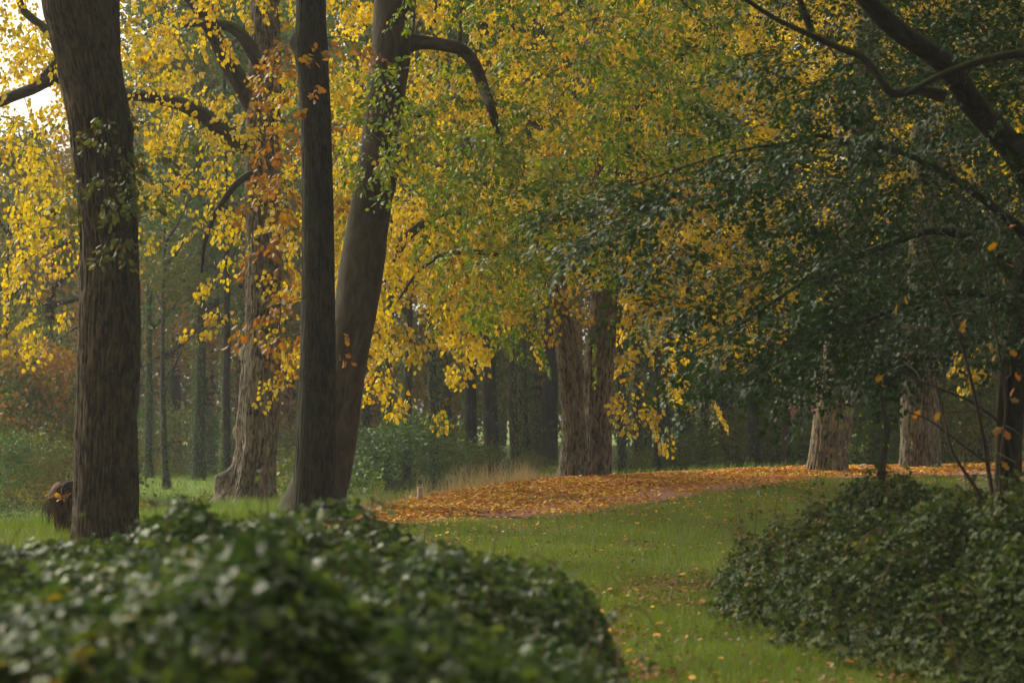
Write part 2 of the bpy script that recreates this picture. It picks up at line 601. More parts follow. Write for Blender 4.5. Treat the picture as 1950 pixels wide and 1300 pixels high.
def put_leaves(parent, kind, P, Ax, Nn, size, mat, singles=300, name='foliage'):
    """the leaves that show largest become parts of their own, the rest one joined part"""
    px, py, y = project(P)
    inside = (px > 5) & (px < 1945) & (py > 5) & (py < 1295)
    score = np.where(inside, size / y * (np.abs(leaf_frames(Ax, Nn)[2][:, 1]) * .7 + .3), 0)
    order = np.argsort(-score)
    k = min(singles, int(inside.sum()))
    top, rest = order[:k], order[k:]
    if k:
        leaf_parts(kind, P[top], Ax[top], Nn[top], size[top], mat, parent)
    if len(rest):
        me = leaf_mesh(name, kind, P[rest] - np.array(parent.location), Ax[rest], Nn[rest], size[rest], mat)
        link(name, me, parent, 'stuff')


def rnd_dir(n, zbias=0.0):
    v = R.normal(size=(n, 3))
    v[:, 2] += zbias
    return nrm(v)


def grid_targets(rows, Y0, Y1, per=1.0, cell=65.0, y_start=0, cols=None):
    """rows: {row: {col: density}}; returns spray centres spread over a depth range"""
    out = []
    for r, row in rows.items():
        for c, d in row.items():
            if cols is not None and not (cols[0] <= c <= cols[1]):
                continue
            k = R.poisson(d * per)
            if k:
                px = (c + R.random(k)) * cell
                py = y_start + (r + R.random(k)) * cell
                keep = ~((px > 1030) & (px < 1185) & (py > 485) & (py < 720) & (R.random(k) < .85))
                out.append(at(px[keep], py[keep], Y0 + (Y1 - Y0) * R.random(int(keep.sum()))))
    return np.concatenate(out)


class Crown:
    """branches that grow out from the limbs to every spray; leaves hang along the sprays"""

    def __init__(self, root, P, Rr):
        self.root = root
        self.sp = [np.asarray(P)[::3]]
        self.sr = [np.asarray(Rr)[::3]]
        self.t = Tubes()
        self.o, self.a, self.L = [], [], []

    def skeleton(self, P, Rr):
        self.sp.append(np.asarray(P)[::2])
        self.sr.append(np.asarray(Rr)[::2])

    def grow(self, T, L=(.35, .7), droop=.5, arch=.12, jitter=.05, out_w=.7, twig_r=.003, base_r=.005, grow_r=.006, maxr=.05, sides=3, bias=(0, 0, 0)):
        S, Q = np.concatenate(self.sp), np.concatenate(self.sr)
        cap = np.zeros((len(S) + len(T) * 12, 3))
        capr = np.zeros(len(cap))
        cap[:len(S)], capr[:len(S)] = S, Q
        n = len(S)
        # near targets first
        d0 = np.array([np.min(np.sum((S[::4] - t) ** 2, 1)) for t in T])
        for ti in np.argsort(d0):
            t = T[ti]
            dd = np.sum((cap[:n] - t) ** 2, 1)
            # prefer attaching below / behind the tip a little so twigs run outward
            i = int(np.argmin(dd))
            s, pr = cap[i], capr[i]
            v = t - s
            dist = float(np.linalg.norm(v))
            k = max(3, min(10, int(dist / .22) + 2))
            u = np.linspace(0, 1, k)[:, None]
            P = s + v * u + np.array([0, 0, 1.0]) * (arch * dist * 4 * u * (1 - u))
            P[1:-1] += R.normal(size=(k - 2, 3)) * jitter * dist * .5
            r0 = max(twig_r, min(pr * .7, base_r + grow_r * dist, maxr))
            rr = np.linspace(r0, twig_r, k)
            self.t.add(P, rr, sides if r0 < .02 else 6)
            m = min(k - 1, 10)
            sel = np.linspace(1, k - 1, m).astype(int)
            cap[n:n + m], capr[n:n + m] = P[sel], rr[sel]
            n += m
            ld = nrm((P[-1] - P[-2])[None])[0]
            ax = ld * out_w + R.normal(size=3) * .45 * np.array([1, 1, .35])
            ax[2] -= droop
            ax += np.array(bias)
            self.o.append(P[-1])
            self.a.append(ax / np.linalg.norm(ax))
            self.L.append(L[0] + (L[1] - L[0]) * R.random())
        self.sp, self.sr = [cap[:n]], [capr[:n]]

    def leaves(self, per, size, width=.16, hang=.6, flat=.0, twigs=True):
        """positions, axes, normals, sizes of all leaves on the sprays grown so far"""
        O, A, L = np.array(self.o), np.array(self.a), np.array(self.L)
        side = nrm(np.cross(A, np.array([0, 0, 1.0]) + R.normal(size=A.shape) * .25))
        if twigs:
            for o, a, b, l in zip(O, A, side, L):
                e = o + a * l
                sag = np.array([0, 0, -.10 * l])
                self.t.add(np.stack([o, o + a * l * .5 - sag * .5, e + sag]), [.003, .0025, .0015], 3)
        idx = np.repeat(np.arange(len(O)), R.poisson(per, len(O)))
        n = len(idx)
        t = R.random(n) ** .8
        sg = np.where(R.random(n) < .5, -1, 1)[:, None]
        w = R.random(n) * width * (1 - .45 * t)
        P = O[idx] + A[idx] * (L[idx] * t)[:, None] + side[idx] * sg * w[:, None]
        P[:, 2] += -.10 * L[idx] * t ** 2 - R.random(n) * .05 + R.normal(size=n) * .03
        up = np.cross(side[idx], A[idx])
        up *= np.sign(up[:, 2:3] + 1e-6)
        ax = A[idx] * .5 + side[idx] * sg * .6 + rnd_dir(n) * .45
        ax[:, 2] -= hang
        N = up * flat + rnd_dir(n) * (1 - flat)
        s = size[0] + (size[1] - size[0]) * R.random(n)
        return P, nrm(ax), nrm(N), s


def ellipsoid_targets(c, r, n, hollow=.5):
    v = rnd_dir(n)
    rad = (hollow + (1 - hollow) * R.random(n)) ** .7
    return np.asarray(c) + v * np.asarray(r) * rad[:, None]


def rowmap(txt):
    """compact density maps: one line per row, 'row: col=val col=val ...' with col ranges a-b"""
    rows = {}
    for ln in txt.strip().splitlines():
        k, rest = ln.split(':')
        d = {}
        c0 = None
        for w in rest.split():
            if w.startswith('@'):
                c0 = int(w[1:])
            else:
                d[c0] = float(w)
                c0 += 1
        rows[int(k)] = d
    return rows


# ------------------------------------------------------------------ haze (one box of pale air round everything)
def make_haze():
    m, n, l, o = new_mat('haze')
    v = n.new('ShaderNodeVolumePrincipled')
    v.inputs['Color'].default_value = (.93, .96, 1.0, 1)
    v.inputs['Density'].default_value = HAZE
    v.inputs['Density Attribute'].default_value = ''
    v.inputs['Anisotropy'].default_value = 0.3
    l.new(v.outputs[0], o.inputs['Volume'])
    m.cycles.homogeneous_volume = True
    x0, x1, y0, y1, z0, z1 = -118, 118, -62, 202, -2.6, 27
    V = np.array([(x0, y0, z0), (x1, y0, z0), (x1, y1, z0), (x0, y1, z0), (x0, y0, z1), (x1, y0, z1), (x1, y1, z1), (x0, y1, z1)], float)
    Fq = np.array([(0, 3, 2, 1), (4, 5, 6, 7), (0, 1, 5, 4), (1, 2, 6, 5), (2, 3, 7, 6), (3, 0, 4, 7)])
    link('haze', mesh_np('haze', V, Fq, m), None, 'stuff')


HAZE = 0.0006
make_haze()

# ------------------------------------------------------------------ ground
def ground_mat():
    m, n, l, o = new_mat('ground')
    geo = n.new('ShaderNodeNewGeometry')
    t1 = n.new('ShaderNodeTexNoise')
    t1.inputs['Scale'].default_value = .9
    t1.inputs['Detail'].default_value = 6
    t2 = n.new('ShaderNodeTexNoise')
    t2.inputs['Scale'].default_value = 14
    t2.inputs['Detail'].default_value = 6
    for t in (t1, t2):
        l.new(geo.outputs['Position'], t.inputs['Vector'])
    a = n.new('ShaderNodeAttribute')
    a.attribute_name = 'cover'           # x: meadow, y: leaf-littered earth
    sp = n.new('ShaderNodeSeparateXYZ')
    l.new(a.outputs['Vector'], sp.inputs[0])
    r1 = ramp(n, [(.35, (.060, .075, .016)), (.55, (.085, .105, .020)), (.72, (.12, .085, .03))])
    l.new(t2.outputs[0], r1.inputs[0])
    r2 = ramp(n, [(.3, (.11, .17, .035)), (.7, (.17, .23, .05))])
    l.new(t1.outputs[0], r2.inputs[0])
    r3 = ramp(n, [(.3, (.12, .060, .022)), (.7, (.24, .12, .035))])
    l.new(t2.outputs[0], r3.inputs[0])
    m1 = n.new('ShaderNodeMix')
    m1.data_type = 'RGBA'
    l.new(sp.outputs[0], m1.inputs['Factor'])
    l.new(r1.outputs[0], m1.inputs['A'])
    l.new(r2.outputs[0], m1.inputs['B'])
    m2 = n.new('ShaderNodeMix')
    m2.data_type = 'RGBA'
    l.new(sp.outputs[1], m2.inputs['Factor'])
    l.new(m1.outputs['Result'], m2.inputs['A'])
    l.new(r3.outputs[0], m2.inputs['B'])
    p = n.new('ShaderNodeBsdfPrincipled')
    p.inputs['Roughness'].default_value = .95
    p.inputs['Specular IOR Level'].default_value = .2
    l.new(m2.outputs['Result'], p.inputs['Base Color'])
    b = n.new('ShaderNodeBump')
    b.inputs['Distance'].default_value = .03
    l.new(t2.outputs[0], b.inputs['Height'])
    l.new(b.outputs[0], p.inputs['Normal'])
    l.new(p.outputs[0], o.inputs['Surface'])
    return m


def axis_pts(lo, hi, n_lo, n_hi, step):
    core = np.arange(lo, hi + 1e-6, step)
    return np.concatenate([n_lo, core, n_hi])


gx = axis_pts(-14, 14, [-115, -85, -60, -42, -30, -22, -17.5], [17.5, 22, 30, 42, 60, 85, 115], .35)
gy = axis_pts(8, 70, [-60, -40, -20, -8, 0, 4, 6.5], [74, 80, 88, 100, 120, 150, 200], .35)
GX, GY = np.meshgrid(gx, gy)
GZ = terrain(GX, GY)
gd, _ = crest_d(GX, GY)
pd = poly_d(PATH, GX, GY)
cover = np.stack([smooth(7, 20, gd), smooth(-.4, .5, pd) * smooth(2.5, .3, gd) * .9 * smooth(-3.5, -2.2, GX), np.zeros_like(gd)], -1)
nx, ny = len(gx), len(gy)
ii = np.arange(ny - 1)[:, None] * nx + np.arange(nx - 1)[None, :]
gq = np.stack([ii, ii + 1, ii + nx + 1, ii + nx], -1).reshape(-1, 4)
link('ground', mesh_np('ground', np.stack([GX, GY, GZ], -1).reshape(-1, 3), gq, ground_mat(), True, {'cover': cover.reshape(-1, 3)}), None, 'structure')

# reddish gravel path along the foot of the bank
pp = smooth_path(np.c_[PATH[3:], np.zeros(len(PATH) - 3)], .4)[:, :2]
pt = nrm(np.gradient(pp, axis=0))
pn = np.c_[-pt[:, 1], pt[:, 0]]
wv = np.linspace(-.52, .52, 7)
edge = (fbm(np.arange(len(pp)) * .6, np.zeros(len(pp)), 8) - .5) * .35
PX = pp[:, None, 0] + pn[:, None, 0] * (wv[None, :] * (1 + edge[:, None]))
PY = pp[:, None, 1] + pn[:, None, 1] * (wv[None, :] * (1 + edge[:, None]))
PZ = terrain(PX, PY) + .012
ii = np.arange(len(pp) - 1)[:, None] * 7 + np.arange(6)[None, :]
pq = np.stack([ii, ii + 1, ii + 8, ii + 7], -1).reshape(-1, 4)
M['path'] = plain_mat('path_gravel', (.17, .075, .060), (.30, .15, .12), scale=12)
link('path', mesh_np('path', np.stack([PX, PY, PZ], -1).reshape(-1, 3), pq, M['path'], True), None, 'structure')

# ------------------------------------------------------------------ big trees
def root_at(px, Y, name, label, cat, group=None):
    x = (px - CX) / F * Y
    return thing(name, (x, Y, float(terrain(x, Y))), label, cat, group)


# left oak -------------------------------------------------------------------
oak = root_at(203, 25, 'oak_tree', 'thick oak with deeply furrowed bark, its upper trunk leaning left, leftmost of the big trunks', 'tree')
OAK = [(203, 1075, 160), (203, 1040, 138), (202, 1000, 126), (202, 950, 119), (202, 800, 113), (207, 650, 112), (209, 520, 108), (207, 430, 107), (200, 330, 106), (187, 220, 109),
       (168, 120, 115), (150, 40, 118), (140, -20, 120), (120, -200, 112), (100, -500, 95), (110, -1100, 60), (130, -1900, 20)]
_, oP, oR = stem_mesh('trunk', OAK, 25, M['oak_bark'], oak, seg=300, step=.035, ridges=44, depth=.042, vfreq=3.0, seed=3, coarse_above=6.3,
                      knots=[(4.45, .95, .10, .05), (3.55, .80, .09, .04), (1.5, .70, .07, .02)])
_, lP, lR = stem_mesh('limb', [(196, 260, 50), (204, 180, 46), (208, 100, 42), (206, 0, 42), (210, -150, 40), (260, -500, 30), (300, -900, 14)], 25.1, M['oak_bark'], oak, seg=40, step=.06,
                      ridges=18, depth=.012, seed=9)
cr = Crown(oak, oP, oR)
cr.skeleton(lP, lR)
epi = rowmap("""3: @2 1 1
4: @2 2 3.5 2 .6
5: @2 3 4 1.5
6: @2 2.5 2
7: @2 .6 .8""")
T = grid_targets(epi, 24.2, 25.2, 2.0)
cr.grow(T, L=(.15, .35), droop=.35)
P, A, N, s = cr.leaves(17, (.05, .09), width=.12, hang=.4)
put_leaves(oak, 'oak', P, A, N, s, M['epi_leaf'], 150)
cr.t.make('twigs', M['twig'], oak, 'stuff')
up = Crown(oak, oP[oP[:, 2] > 9], oR[oP[:, 2] > 9])
up.grow(ellipsoid_targets((-4.4, 24.5, 13.5), (4.5, 4.5, 4.2), 130), L=(.6, 1.1), droop=.3, base_r=.01)
P, A, N, s = up.leaves(16, (.16, .24), width=.5, hang=.3)
put_leaves(oak, 'far', P, A, N, s, M['oak_leaf'], 0, 'crown')
up.t.make('branches', M['twig'], oak, 'stuff')

# dark oak in the middle --------------------------------------------------------
doak = root_at(597, 28, 'oak_tree', 'dark slender straight trunk standing before the leaning beech', 'tree')
DOAK = [(602, 1060, 120), (601, 1030, 108), (600, 1000, 96), (599, 950, 83), (601, 850, 73), (605, 700, 65), (606, 550, 61), (605, 400, 58), (603, 300, 57), (600, 200, 56), (595, 130, 58),
        (592, 90, 62), (592, 30, 55), (592, -100, 52), (596, -500, 42), (600, -1100, 24), (600, -1600, 8)]
_, dP, dR = stem_mesh('trunk', DOAK, 28, M['dark_bark'], doak, seg=200, step=.045, ridges=32, depth=.015, vfreq=2.6, seed=14, coarse_above=7,
                      knots=[(5.98, .48, .10, .07), (2.3, .3, .06, .02)])
cr = Crown(doak, dP, dR)
rust = rowmap("""0: @7 1.5 3 1 1.5
1: @7 1.5 3.5 1 .5
2: @7 1 4 .7
3: @7 1.5 4.5 .7
4: @7 1.8 5.5 .8
5: @7 2 6 1
6: @7 1.5 4 1
7: @7 1 3.6 .8
8: @7 2 5 1.4 .6
9: @7 2.6 4.4 2.6 1
10: @7 1 2.6 .6""")
T = grid_targets(rust, 27.0, 32.0, .85)
cr.grow(T, L=(.2, .45), droop=.35)
P, A, N, s = cr.leaves(15, (.07, .115), width=.14, hang=.45)
put_leaves(doak, 'oak', P, A, N, s, M['oak_leaf'], 300)
cr.t.make('twigs', M['twig'], doak, 'stuff')
up = Crown(doak, dP[dP[:, 2] > 9], dR[dP[:, 2] > 9])
up.grow(ellipsoid_targets((-2.3, 28, 13), (3.2, 3.2, 3.8), 90), L=(.6, 1.1), droop=.3, base_r=.01)
P, A, N, s = up.leaves(16, (.16, .24), width=.5, hang=.3)
put_leaves(doak, 'far', P, A, N, s, M['oak_leaf'], 0, 'crown')
up.t.make('branches', M['twig'], doak, 'stuff')

# leaning beech --------------------------------------------------------------------
beech = root_at(608, 31, 'beech_tree', 'smooth-barked beech leaning right behind the dark trunk, one bare limb arching out of it', 'tree')
BEECH = [(596, 1010, 175), (598, 975, 140), (604, 940, 115), (620, 900, 100), (638, 830, 88), (652, 750, 80), (664, 680, 76), (677, 600, 80), (691, 500, 83), (705, 400, 81),
         (722, 310, 83), (727, 250, 76), (738, 150, 76), (747, 80, 80), (751, 20, 82), (757, -80, 80), (770, -250, 70), (800, -600, 52), (840, -1100, 30), (860, -1500, 10)]
_, bP, bR = stem_mesh('trunk', BEECH, 31, M['beech_bark'], beech, seg=96, step=.05, smooth_bark=True, depth=.010, lumps=.055, seed=21, coarse_above=7.5)
_, rib, _ = stem_mesh('root_buttress', [(630, 980, 60, -.25), (640, 900, 44, -.2), (655, 800, 38, -.17), (678, 690, 36, -.17), (700, 580, 36, -.16), (716, 480, 30, -.13), (730, 390, 20, -.08), (742, 330, 10, 0)],
                      31, M['beech_bark'], beech, seg=32, step=.06, smooth_bark=True, depth=.006, seed=25)
_, lP, lR = stem_mesh('limb', [(755, 95, 46), (785, 82, 34), (815, 82, 26), (850, 87, 25), (880, 96, 25), (903, 122, 24), (920, 165, 22), (938, 215, 17, -.3), (948, 255, 12, .2), (958, 290, 7, .6)], 31, M['beech_bark'], beech, seg=32, step=.05, smooth_bark=True, depth=.006, seed=31)
cr = Crown(beech, bP[bP[:, 2] > 3.6], bR[bP[:, 2] > 3.6])
cr.skeleton(lP, lR)
hi = smooth_path(np.array([[*at(762, -60, 31), .05], [*at(900, -150, 30.5), .045], [*at(1050, -140, 30), .04], [*at(1220, -60, 29.6), .03], [*at(1330, 30, 29.4), .015]]), .2)
cr.skeleton(hi[:, :3], hi[:, 3])
tl = Tubes()
tl.add(hi[:, :3], hi[:, 3], 8)
tl.make('limb', M['beech_bark'], beech)
bmap = rowmap("""-2: @12 3 4 5 5 6 6 6 6 5 4
-1: @12 3 4 5 5 6 6 6 6 5 4
0: @12 .4 .8 2 4 5 6 6 5.5 5 3 1
1: @13 1 2.5 5 6 6 6 6 5 2.5
2: @10 1 2 1.5 2 4 5 5 5 5.5 6 6 5 2
3: @10 4 6 6 5 5 4 4 5 5 5 5 3.5 1.5
4: @10 4 7 8 8 7 6 4.5 4.5 4 4 2.5
5: @10 1 3 5 8 8 8 6 4.5 3
6: @11 1 2 6 9 8 7 7 3
7: @12 1 4 8 8 8 8 3
8: @13 3 6 5 2 3 .6
9: @13 .6 1.6 1.4 .3 1.6
10: @17 .3""")
T = grid_targets(bmap, 27.5, 34, 1.1)
T = np.concatenate([T, at(950 + 26 * R.normal(size=22), 262 + 34 * R.normal(size=22), 31 + .35 * R.normal(size=22)), at(925 + 20 * R.normal(size=7), 150 + 22 * R.normal(size=7), 31 + .3 * R.normal(size=7))])
cr.grow(T, L=(.3, .6), droop=.42, arch=.10, base_r=.004, grow_r=.005)
P, A, N, s = cr.leaves(42, (.050, .082), width=.20, hang=.32, flat=.40)
put_leaves(beech, 'beech', P, A, N, s, M['beech_leaf'], 300)
cr.t.make('twigs', M['twig'], beech, 'stuff')
up = Crown(beech, bP[bP[:, 2] > 8], bR[bP[:, 2] > 8])
up.grow(ellipsoid_targets((-.5, 31, 12.2), (4.0, 4.0, 3.0), 120), L=(.6, 1.1), droop=.3, base_r=.01)
P, A, N, s = up.leaves(16, (.16, .24), width=.5, hang=.3)
put_leaves(beech, 'far', P, A, N, s, M['beech_leaf'], 0, 'crown')
up.t.make('branches', M['twig'], beech, 'stuff')

# limes -------------------------------------------------------------------------------
YMAP = rowmap("""-2: @0 5 5 4 4 5 5 5 5 5 5 6 6 6 6 5 5 5 5 6 7 7 7 7 6 5 4 4 4 3 3
-1: @0 5 5 4 4 5 5 5 5 5 5 6 6 6 6 5 5 5 5 6 7 7 7 7 6 5 4 4 4 3 3
0: @0 8 7 2 2.16 3.6 3.6 2.88 1.8 3.6 5 6 6 6 6 6 6 6 6 6 7 7 7 7 6 4 2 1 1 0.5 0.5
1: @0 8 7 2 2.16 4.32 4.32 3.6 2.25 3.6 6 6 6 7 7 7 7 6 6 6 7 8 8 8 6 4 2 1 1 0.5 0.5
2: @0 7 6 2 2.16 5.04 5.76 5.04 2.7 3.6 6 7 6 8 8 7 7 7 6 7 7 8 8 7 5 5 2 1 1 0.5 0.5
3: @0 4 4 2 2.16 4.32 5.76 5.76 2.7 3.6 6 7 6 7 7 7 7 7 7 7 8 8 7 6 5 3 2 1 1 1 0.5
4: @0 5 4 2 2.16 4.32 5.76 5.76 3.15 3.6 6 7 7 7 7 7 7 7 7 7 7 7 7 6 4 3 2 1 1 1 0.5
5: @0 5 4 2 1.44 2.45 2.45 2.59 1.8 3.6 7 7 8 8 8 8 8 8 8 8 8 8 7 7 6 3 2 1 1 1 0.5
6: @0 5 4 2 1.01 1.44 1.44 1.58 1.35 4.32 7 7 8 9 9 9 8 8 8 8 8 8 8 7 6 3 2 1 1 1 0.5
7: @0 4 3 1 0.5 0.58 1.01 1.15 1.35 5.04 7 7 9 9 9 9 9 8 8 9 9 8 7 6 4 2 1 0 0 0 0
8: @0 1.6 2 0.6 0 0.4 0.6 1.2 1.6 7 7 7 9 9 9 8 5 2 1.4 7 8 5 5 5 3 1 0 0 0 0 0
9: @0 0.6 1 0.4 0 0.1 0.3 0.4 0.6 4 5 5 8 8 6 3 1.4 0.2 0.2 6 5 3 2.4 1.4 0.4
10: @8 2.4 1.6 2.4 5 4.4 2 0.4 0.2 0.1 0 5 3 1 0.4 0.4
11: @8 0.2 0.3 1.4 2 0.8 0.2 0.1 0 0 0 2.4 1.2 0.2
12: @10 1 0.2 0 0 0 0 0 0 1 0.1""")

lime1 = root_at(482, 37, 'lime_tree', 'old lime with pale furrowed bark and broad flared foot, left of the dark trunk', 'tree')
L1 = [(478, 1110, 170), (478, 1040, 150), (478, 980, 118), (480, 940, 100), (484, 900, 84), (490, 850, 76), (492, 800, 77), (495, 740, 74), (498, 690, 71), (501, 640, 67), (502, 560, 65), (502, 450, 66), (499, 300, 64),
      (504, 150, 60), (505, 0, 54), (506, -200, 46), (508, -600, 32), (508, -1000, 12)]
_, p1, r1 = stem_mesh('trunk', L1, 37, M['lime_bark'], lime1, seg=220, step=.045, ridges=36, depth=.028, vfreq=4.2, seed=41, coarse_above=9, fluting=5, flare=1.7,
                      knots=[(3.5, .47, .10, .09), (2.3, .50, .10, .07), (1.58, .52, .10, .17), (1.42, .50, .13, .15), (1.18, .55, .16, .18)])
c1 = Crown(lime1, p1[p1[:, 2] > 3], r1[p1[:, 2] > 3])
for k_, lim in enumerate(([(492, 285, 40), (462, 275, 36), (430, 252, 34), (395, 225, 32), (350, 200, 28), (290, 185, 24), (235, 178, 24), (170, 160, 25), (110, 148, 25), (60, 170, 23), (0, 195, 20), (-70, 240, 12)],
                          [(490, 215, 38), (462, 165, 36), (430, 110, 32), (405, 60, 28), (372, 10, 24), (330, -60, 20), (300, -200, 10)],
                          [(480, 330, 16), (455, 345, 13), (430, 375, 12), (405, 415, 10), (388, 470, 8), (384, 520, 5)],
                          [(495, 120, 26), (455, 62, 22), (410, 45, 18), (350, 45, 12)],
                          [(60, 172, 16), (110, 110, 17), (90, 60, 16), (45, 20, 14), (30, -30, 10)])):
    _, a_, b_ = stem_mesh('limb', lim, (37, 37, 36.6, 36.8, 37)[k_], M['black_bark'], lime1, seg=24, step=.07, ridges=10, depth=.012, lumps=.10, seed=50 + k_)
    c1.skeleton(a_, b_)
T = grid_targets(YMAP, 33.5, 40.5, .86, cols=(0, 9))
c1.grow(T, L=(.3, .65), droop=.65, arch=.10, base_r=.004, grow_r=.005)
P, A, N, s = c1.leaves(38, (.048, .080), width=.30, hang=.75)
put_leaves(lime1, 'lime', P, A, N, s, M['lime_leaf'], 300)
c1.t.make('twigs', M['twig'], lime1, 'stuff')
up = Crown(lime1, p1[p1[:, 2] > 9], r1[p1[:, 2] > 9])
up.grow(ellipsoid_targets((-4, 37, 13), (5, 4.5, 3.8), 150), L=(.6, 1.1), droop=.4, base_r=.01)
P, A, N, s = up.leaves(14, (.16, .24), width=.5, hang=.5)
put_leaves(lime1, 'far', P, A, N, s, M['lime_leaf'], 0, 'crown')
up.t.make('branches', M['twig'], lime1, 'stuff')

lime2 = root_at(1118, 40, 'lime_tree', 'lime with two trunks pressed together at the foot, on the leaf bank', 'tree')
LA = [(1092, 945, 74), (1092, 915, 64), (1093, 880, 54), (1094, 830, 44), (1092, 790, 41), (1088, 740, 42), (1084, 700, 43), (1077, 650, 39), (1070, 600, 37), (1062, 555, 36), (1056, 500, 33), (1054, 420, 32),
      (1056, 300, 31), (1059, 200, 29), (1061, 80, 26), (1060, -60, 24), (1050, -300, 18), (1040, -600, 8)]
LB = [(1138, 945, 62), (1138, 915, 54), (1139, 860, 50), (1139, 800, 51), (1138, 740, 54), (1141, 690, 55), (1147, 620, 50), (1152, 540, 48), (1153, 460, 46), (1148, 380, 44), (1138, 260, 38), (1132, 120, 32),
      (1130, 0, 28), (1128, -300, 22), (1126, -800, 8)]
_, pa, ra = stem_mesh('trunk', LA, 39.7, M['lime_bark2'], lime2, seg=150, step=.05, ridges=28, depth=.024, vfreq=4, seed=61, coarse_above=9, knots=[(2.05, .1, .12, .07), (1.6, .45, .07, .04), (1.2, .48, .06, .04)])
_, pb, rb = stem_mesh('trunk', LB, 40.3, M['lime_bark'], lime2, seg=150, step=.05, ridges=26, depth=.030, vfreq=3.4, seed=66, coarse_above=9, knots=[(2.0, .55, .10, .06)])
c2 = Crown(lime2, pa[pa[:, 2] > 3.2], ra[pa[:, 2] > 3.2])
c2.skeleton(pb[pb[:, 2] > 3.4], rb[pb[:, 2] > 3.4])
for k_, (lim, yy) in enumerate((([(1062, 570, 22), (1040, 540, 18), (1022, 520, 15), (990, 500, 11), (940, 500, 7)], 39.7),
                                ([(1056, 480, 20), (1000, 440, 18), (920, 420, 17), (860, 400, 16), (800, 430, 18), (765, 465, 18), (752, 500, 10)], 38.5),
                                ([(1054, 500, 14), (960, 485, 10), (880, 480, 10), (830, 492, 9), (790, 525, 6), (760, 570, 4)], 38),
                                ([(1150, 480, 20), (1240, 470, 16), (1300, 500, 12), (1310, 560, 9), (1280, 620, 7), (1240, 680, 5)], 39),
                                ([(1148, 380, 20), (1240, 330, 17), (1330, 330, 14), (1400, 380, 10), (1440, 450, 7)], 39.5),
                                ([(1140, 300, 22), (1220, 200, 20), (1300, 110, 20), (1330, 60, 22), (1340, 0, 16)], 41),
                                ([(1058, 250, 16), (960, 200, 16), (890, 192, 18), (845, 196, 16), (780, 230, 8)], 41),
                                ([(1059, 180, 14), (1010, 100, 12), (960, 60, 10), (900, 40, 8)], 40),
                                ([(876, 196, 12), (874, 140, 11), (876, 60, 8), (880, -20, 6)], 41))):
    _, a_, b_ = stem_mesh('limb', lim, yy, M['black_bark'], lime2, seg=20, step=.08, ridges=8, depth=.012, lumps=.12, seed=70 + k_)
    c2.skeleton(a_, b_)
T = grid_targets(YMAP, 36.5, 43.5, 1.15, cols=(10, 22))
c2.grow(T, L=(.3, .65), droop=.65, arch=.10, base_r=.004, grow_r=.005)
P, A, N, s = c2.leaves(46, (.050, .084), width=.32, hang=.75)
put_leaves(lime2, 'lime', P, A, N, s, M['lime_leaf'], 300)
c2.t.make('twigs', M['twig'], lime2, 'stuff')
up = Crown(lime2, pb[pb[:, 2] > 9], rb[pb[:, 2] > 9])
up.grow(ellipsoid_targets((1.3, 40.5, 12.6), (5, 4.5, 3.2), 130), L=(.6, 1.1), droop=.4, base_r=.01)
P, A, N, s = up.leaves(14, (.16, .24), width=.5, hang=.5)
put_leaves(lime2, 'far', P, A, N, s, M['lime_leaf'], 0, 'crown')
up.t.make('branches', M['twig'], lime2, 'stuff')

lime3 = root_at(1575, 43, 'lime_tree', 'stout trunk leaning right on the leaf bank, left of the thin sapling', 'tree')
L3 = [(1572, 925, 92), (1575, 895, 80), (1580, 850, 73), (1586, 800, 72), (1596, 730, 73), (1606, 660, 72), (1618, 560, 66), (1630, 440, 60), (1645, 250, 52), (1655, 0, 44), (1660, -400, 26), (1660, -800, 8)]
_, p3, r3 = stem_mesh('trunk', L3, 43, M['lime_bark'], lime3, seg=190, step=.05, ridges=34, depth=.028, vfreq=4, seed=81, coarse_above=9, knots=[(1.75, .5, .07, .06), (3.2, .5, .08, .05)])
c3 = Crown(lime3, p3[p3[:, 2] > 4], r3[p3[:, 2] > 4])
T = grid_targets(YMAP, 41, 47, 1.0, cols=(23, 29))
c3.grow(T, L=(.3, .65), droop=.6, arch=.10, base_r=.004, grow_r=.005)
P, A, N, s = c3.leaves(44, (.050, .084), width=.32, hang=.7)
put_leaves(lime3, 'lime', P, A, N, s, M['lime_leaf'], 150)
c3.t.make('twigs', M['twig'], lime3, 'stuff')
up = Crown(lime3, p3[p3[:, 2] > 8], r3[p3[:, 2] > 8])
up.grow(ellipsoid_targets((6.5, 43, 12), (4.6, 4, 3), 120), L=(.6, 1.1), droop=.4, base_r=.01)
P, A, N, s = up.leaves(14, (.16, .24), width=.5, hang=.5)
put_leaves(lime3, 'far', P, A, N, s, M['lime_leaf'], 0, 'crown')
up.t.make('branches', M['twig'], lime3, 'stuff')

lime4 = root_at(1752, 45, 'lime_tree', 'stout upright trunk on the leaf bank, right of the thin sapling', 'tree')
L4 = [(1748, 925, 92), (1751, 890, 80), (1752, 840, 73), (1751, 780, 70), (1754, 700, 67), (1758, 600, 62), (1762, 400, 54), (1770, 100, 44), (1775, -300, 28), (1775, -700, 8)]
_, p4, r4 = stem_mesh('trunk', L4, 45, M['lime_bark2'], lime4, seg=190, step=.05, ridges=34, depth=.026, vfreq=4, seed=86, coarse_above=9)
c4 = Crown(lime4, p4[p4[:, 2] > 5], r4[p4[:, 2] > 5])
c4.grow(ellipsoid_targets((8.2, 46, 9.5), (4.2, 3.5, 4.5), 420), L=(.5, .9), droop=.5, base_r=.006)
c4.grow(at(np.array([1830, 1850, 1862, 1845, 1872, 1820]), np.array([655, 690, 700, 720, 650, 690]), 44.0), L=(.15, .3), droop=.7)
P, A, N, s = c4.leaves(30, (.060, .10), width=.35, hang=.6)
put_leaves(lime4, 'lime', P, A, N, s, M['lime_leaf'], 100)
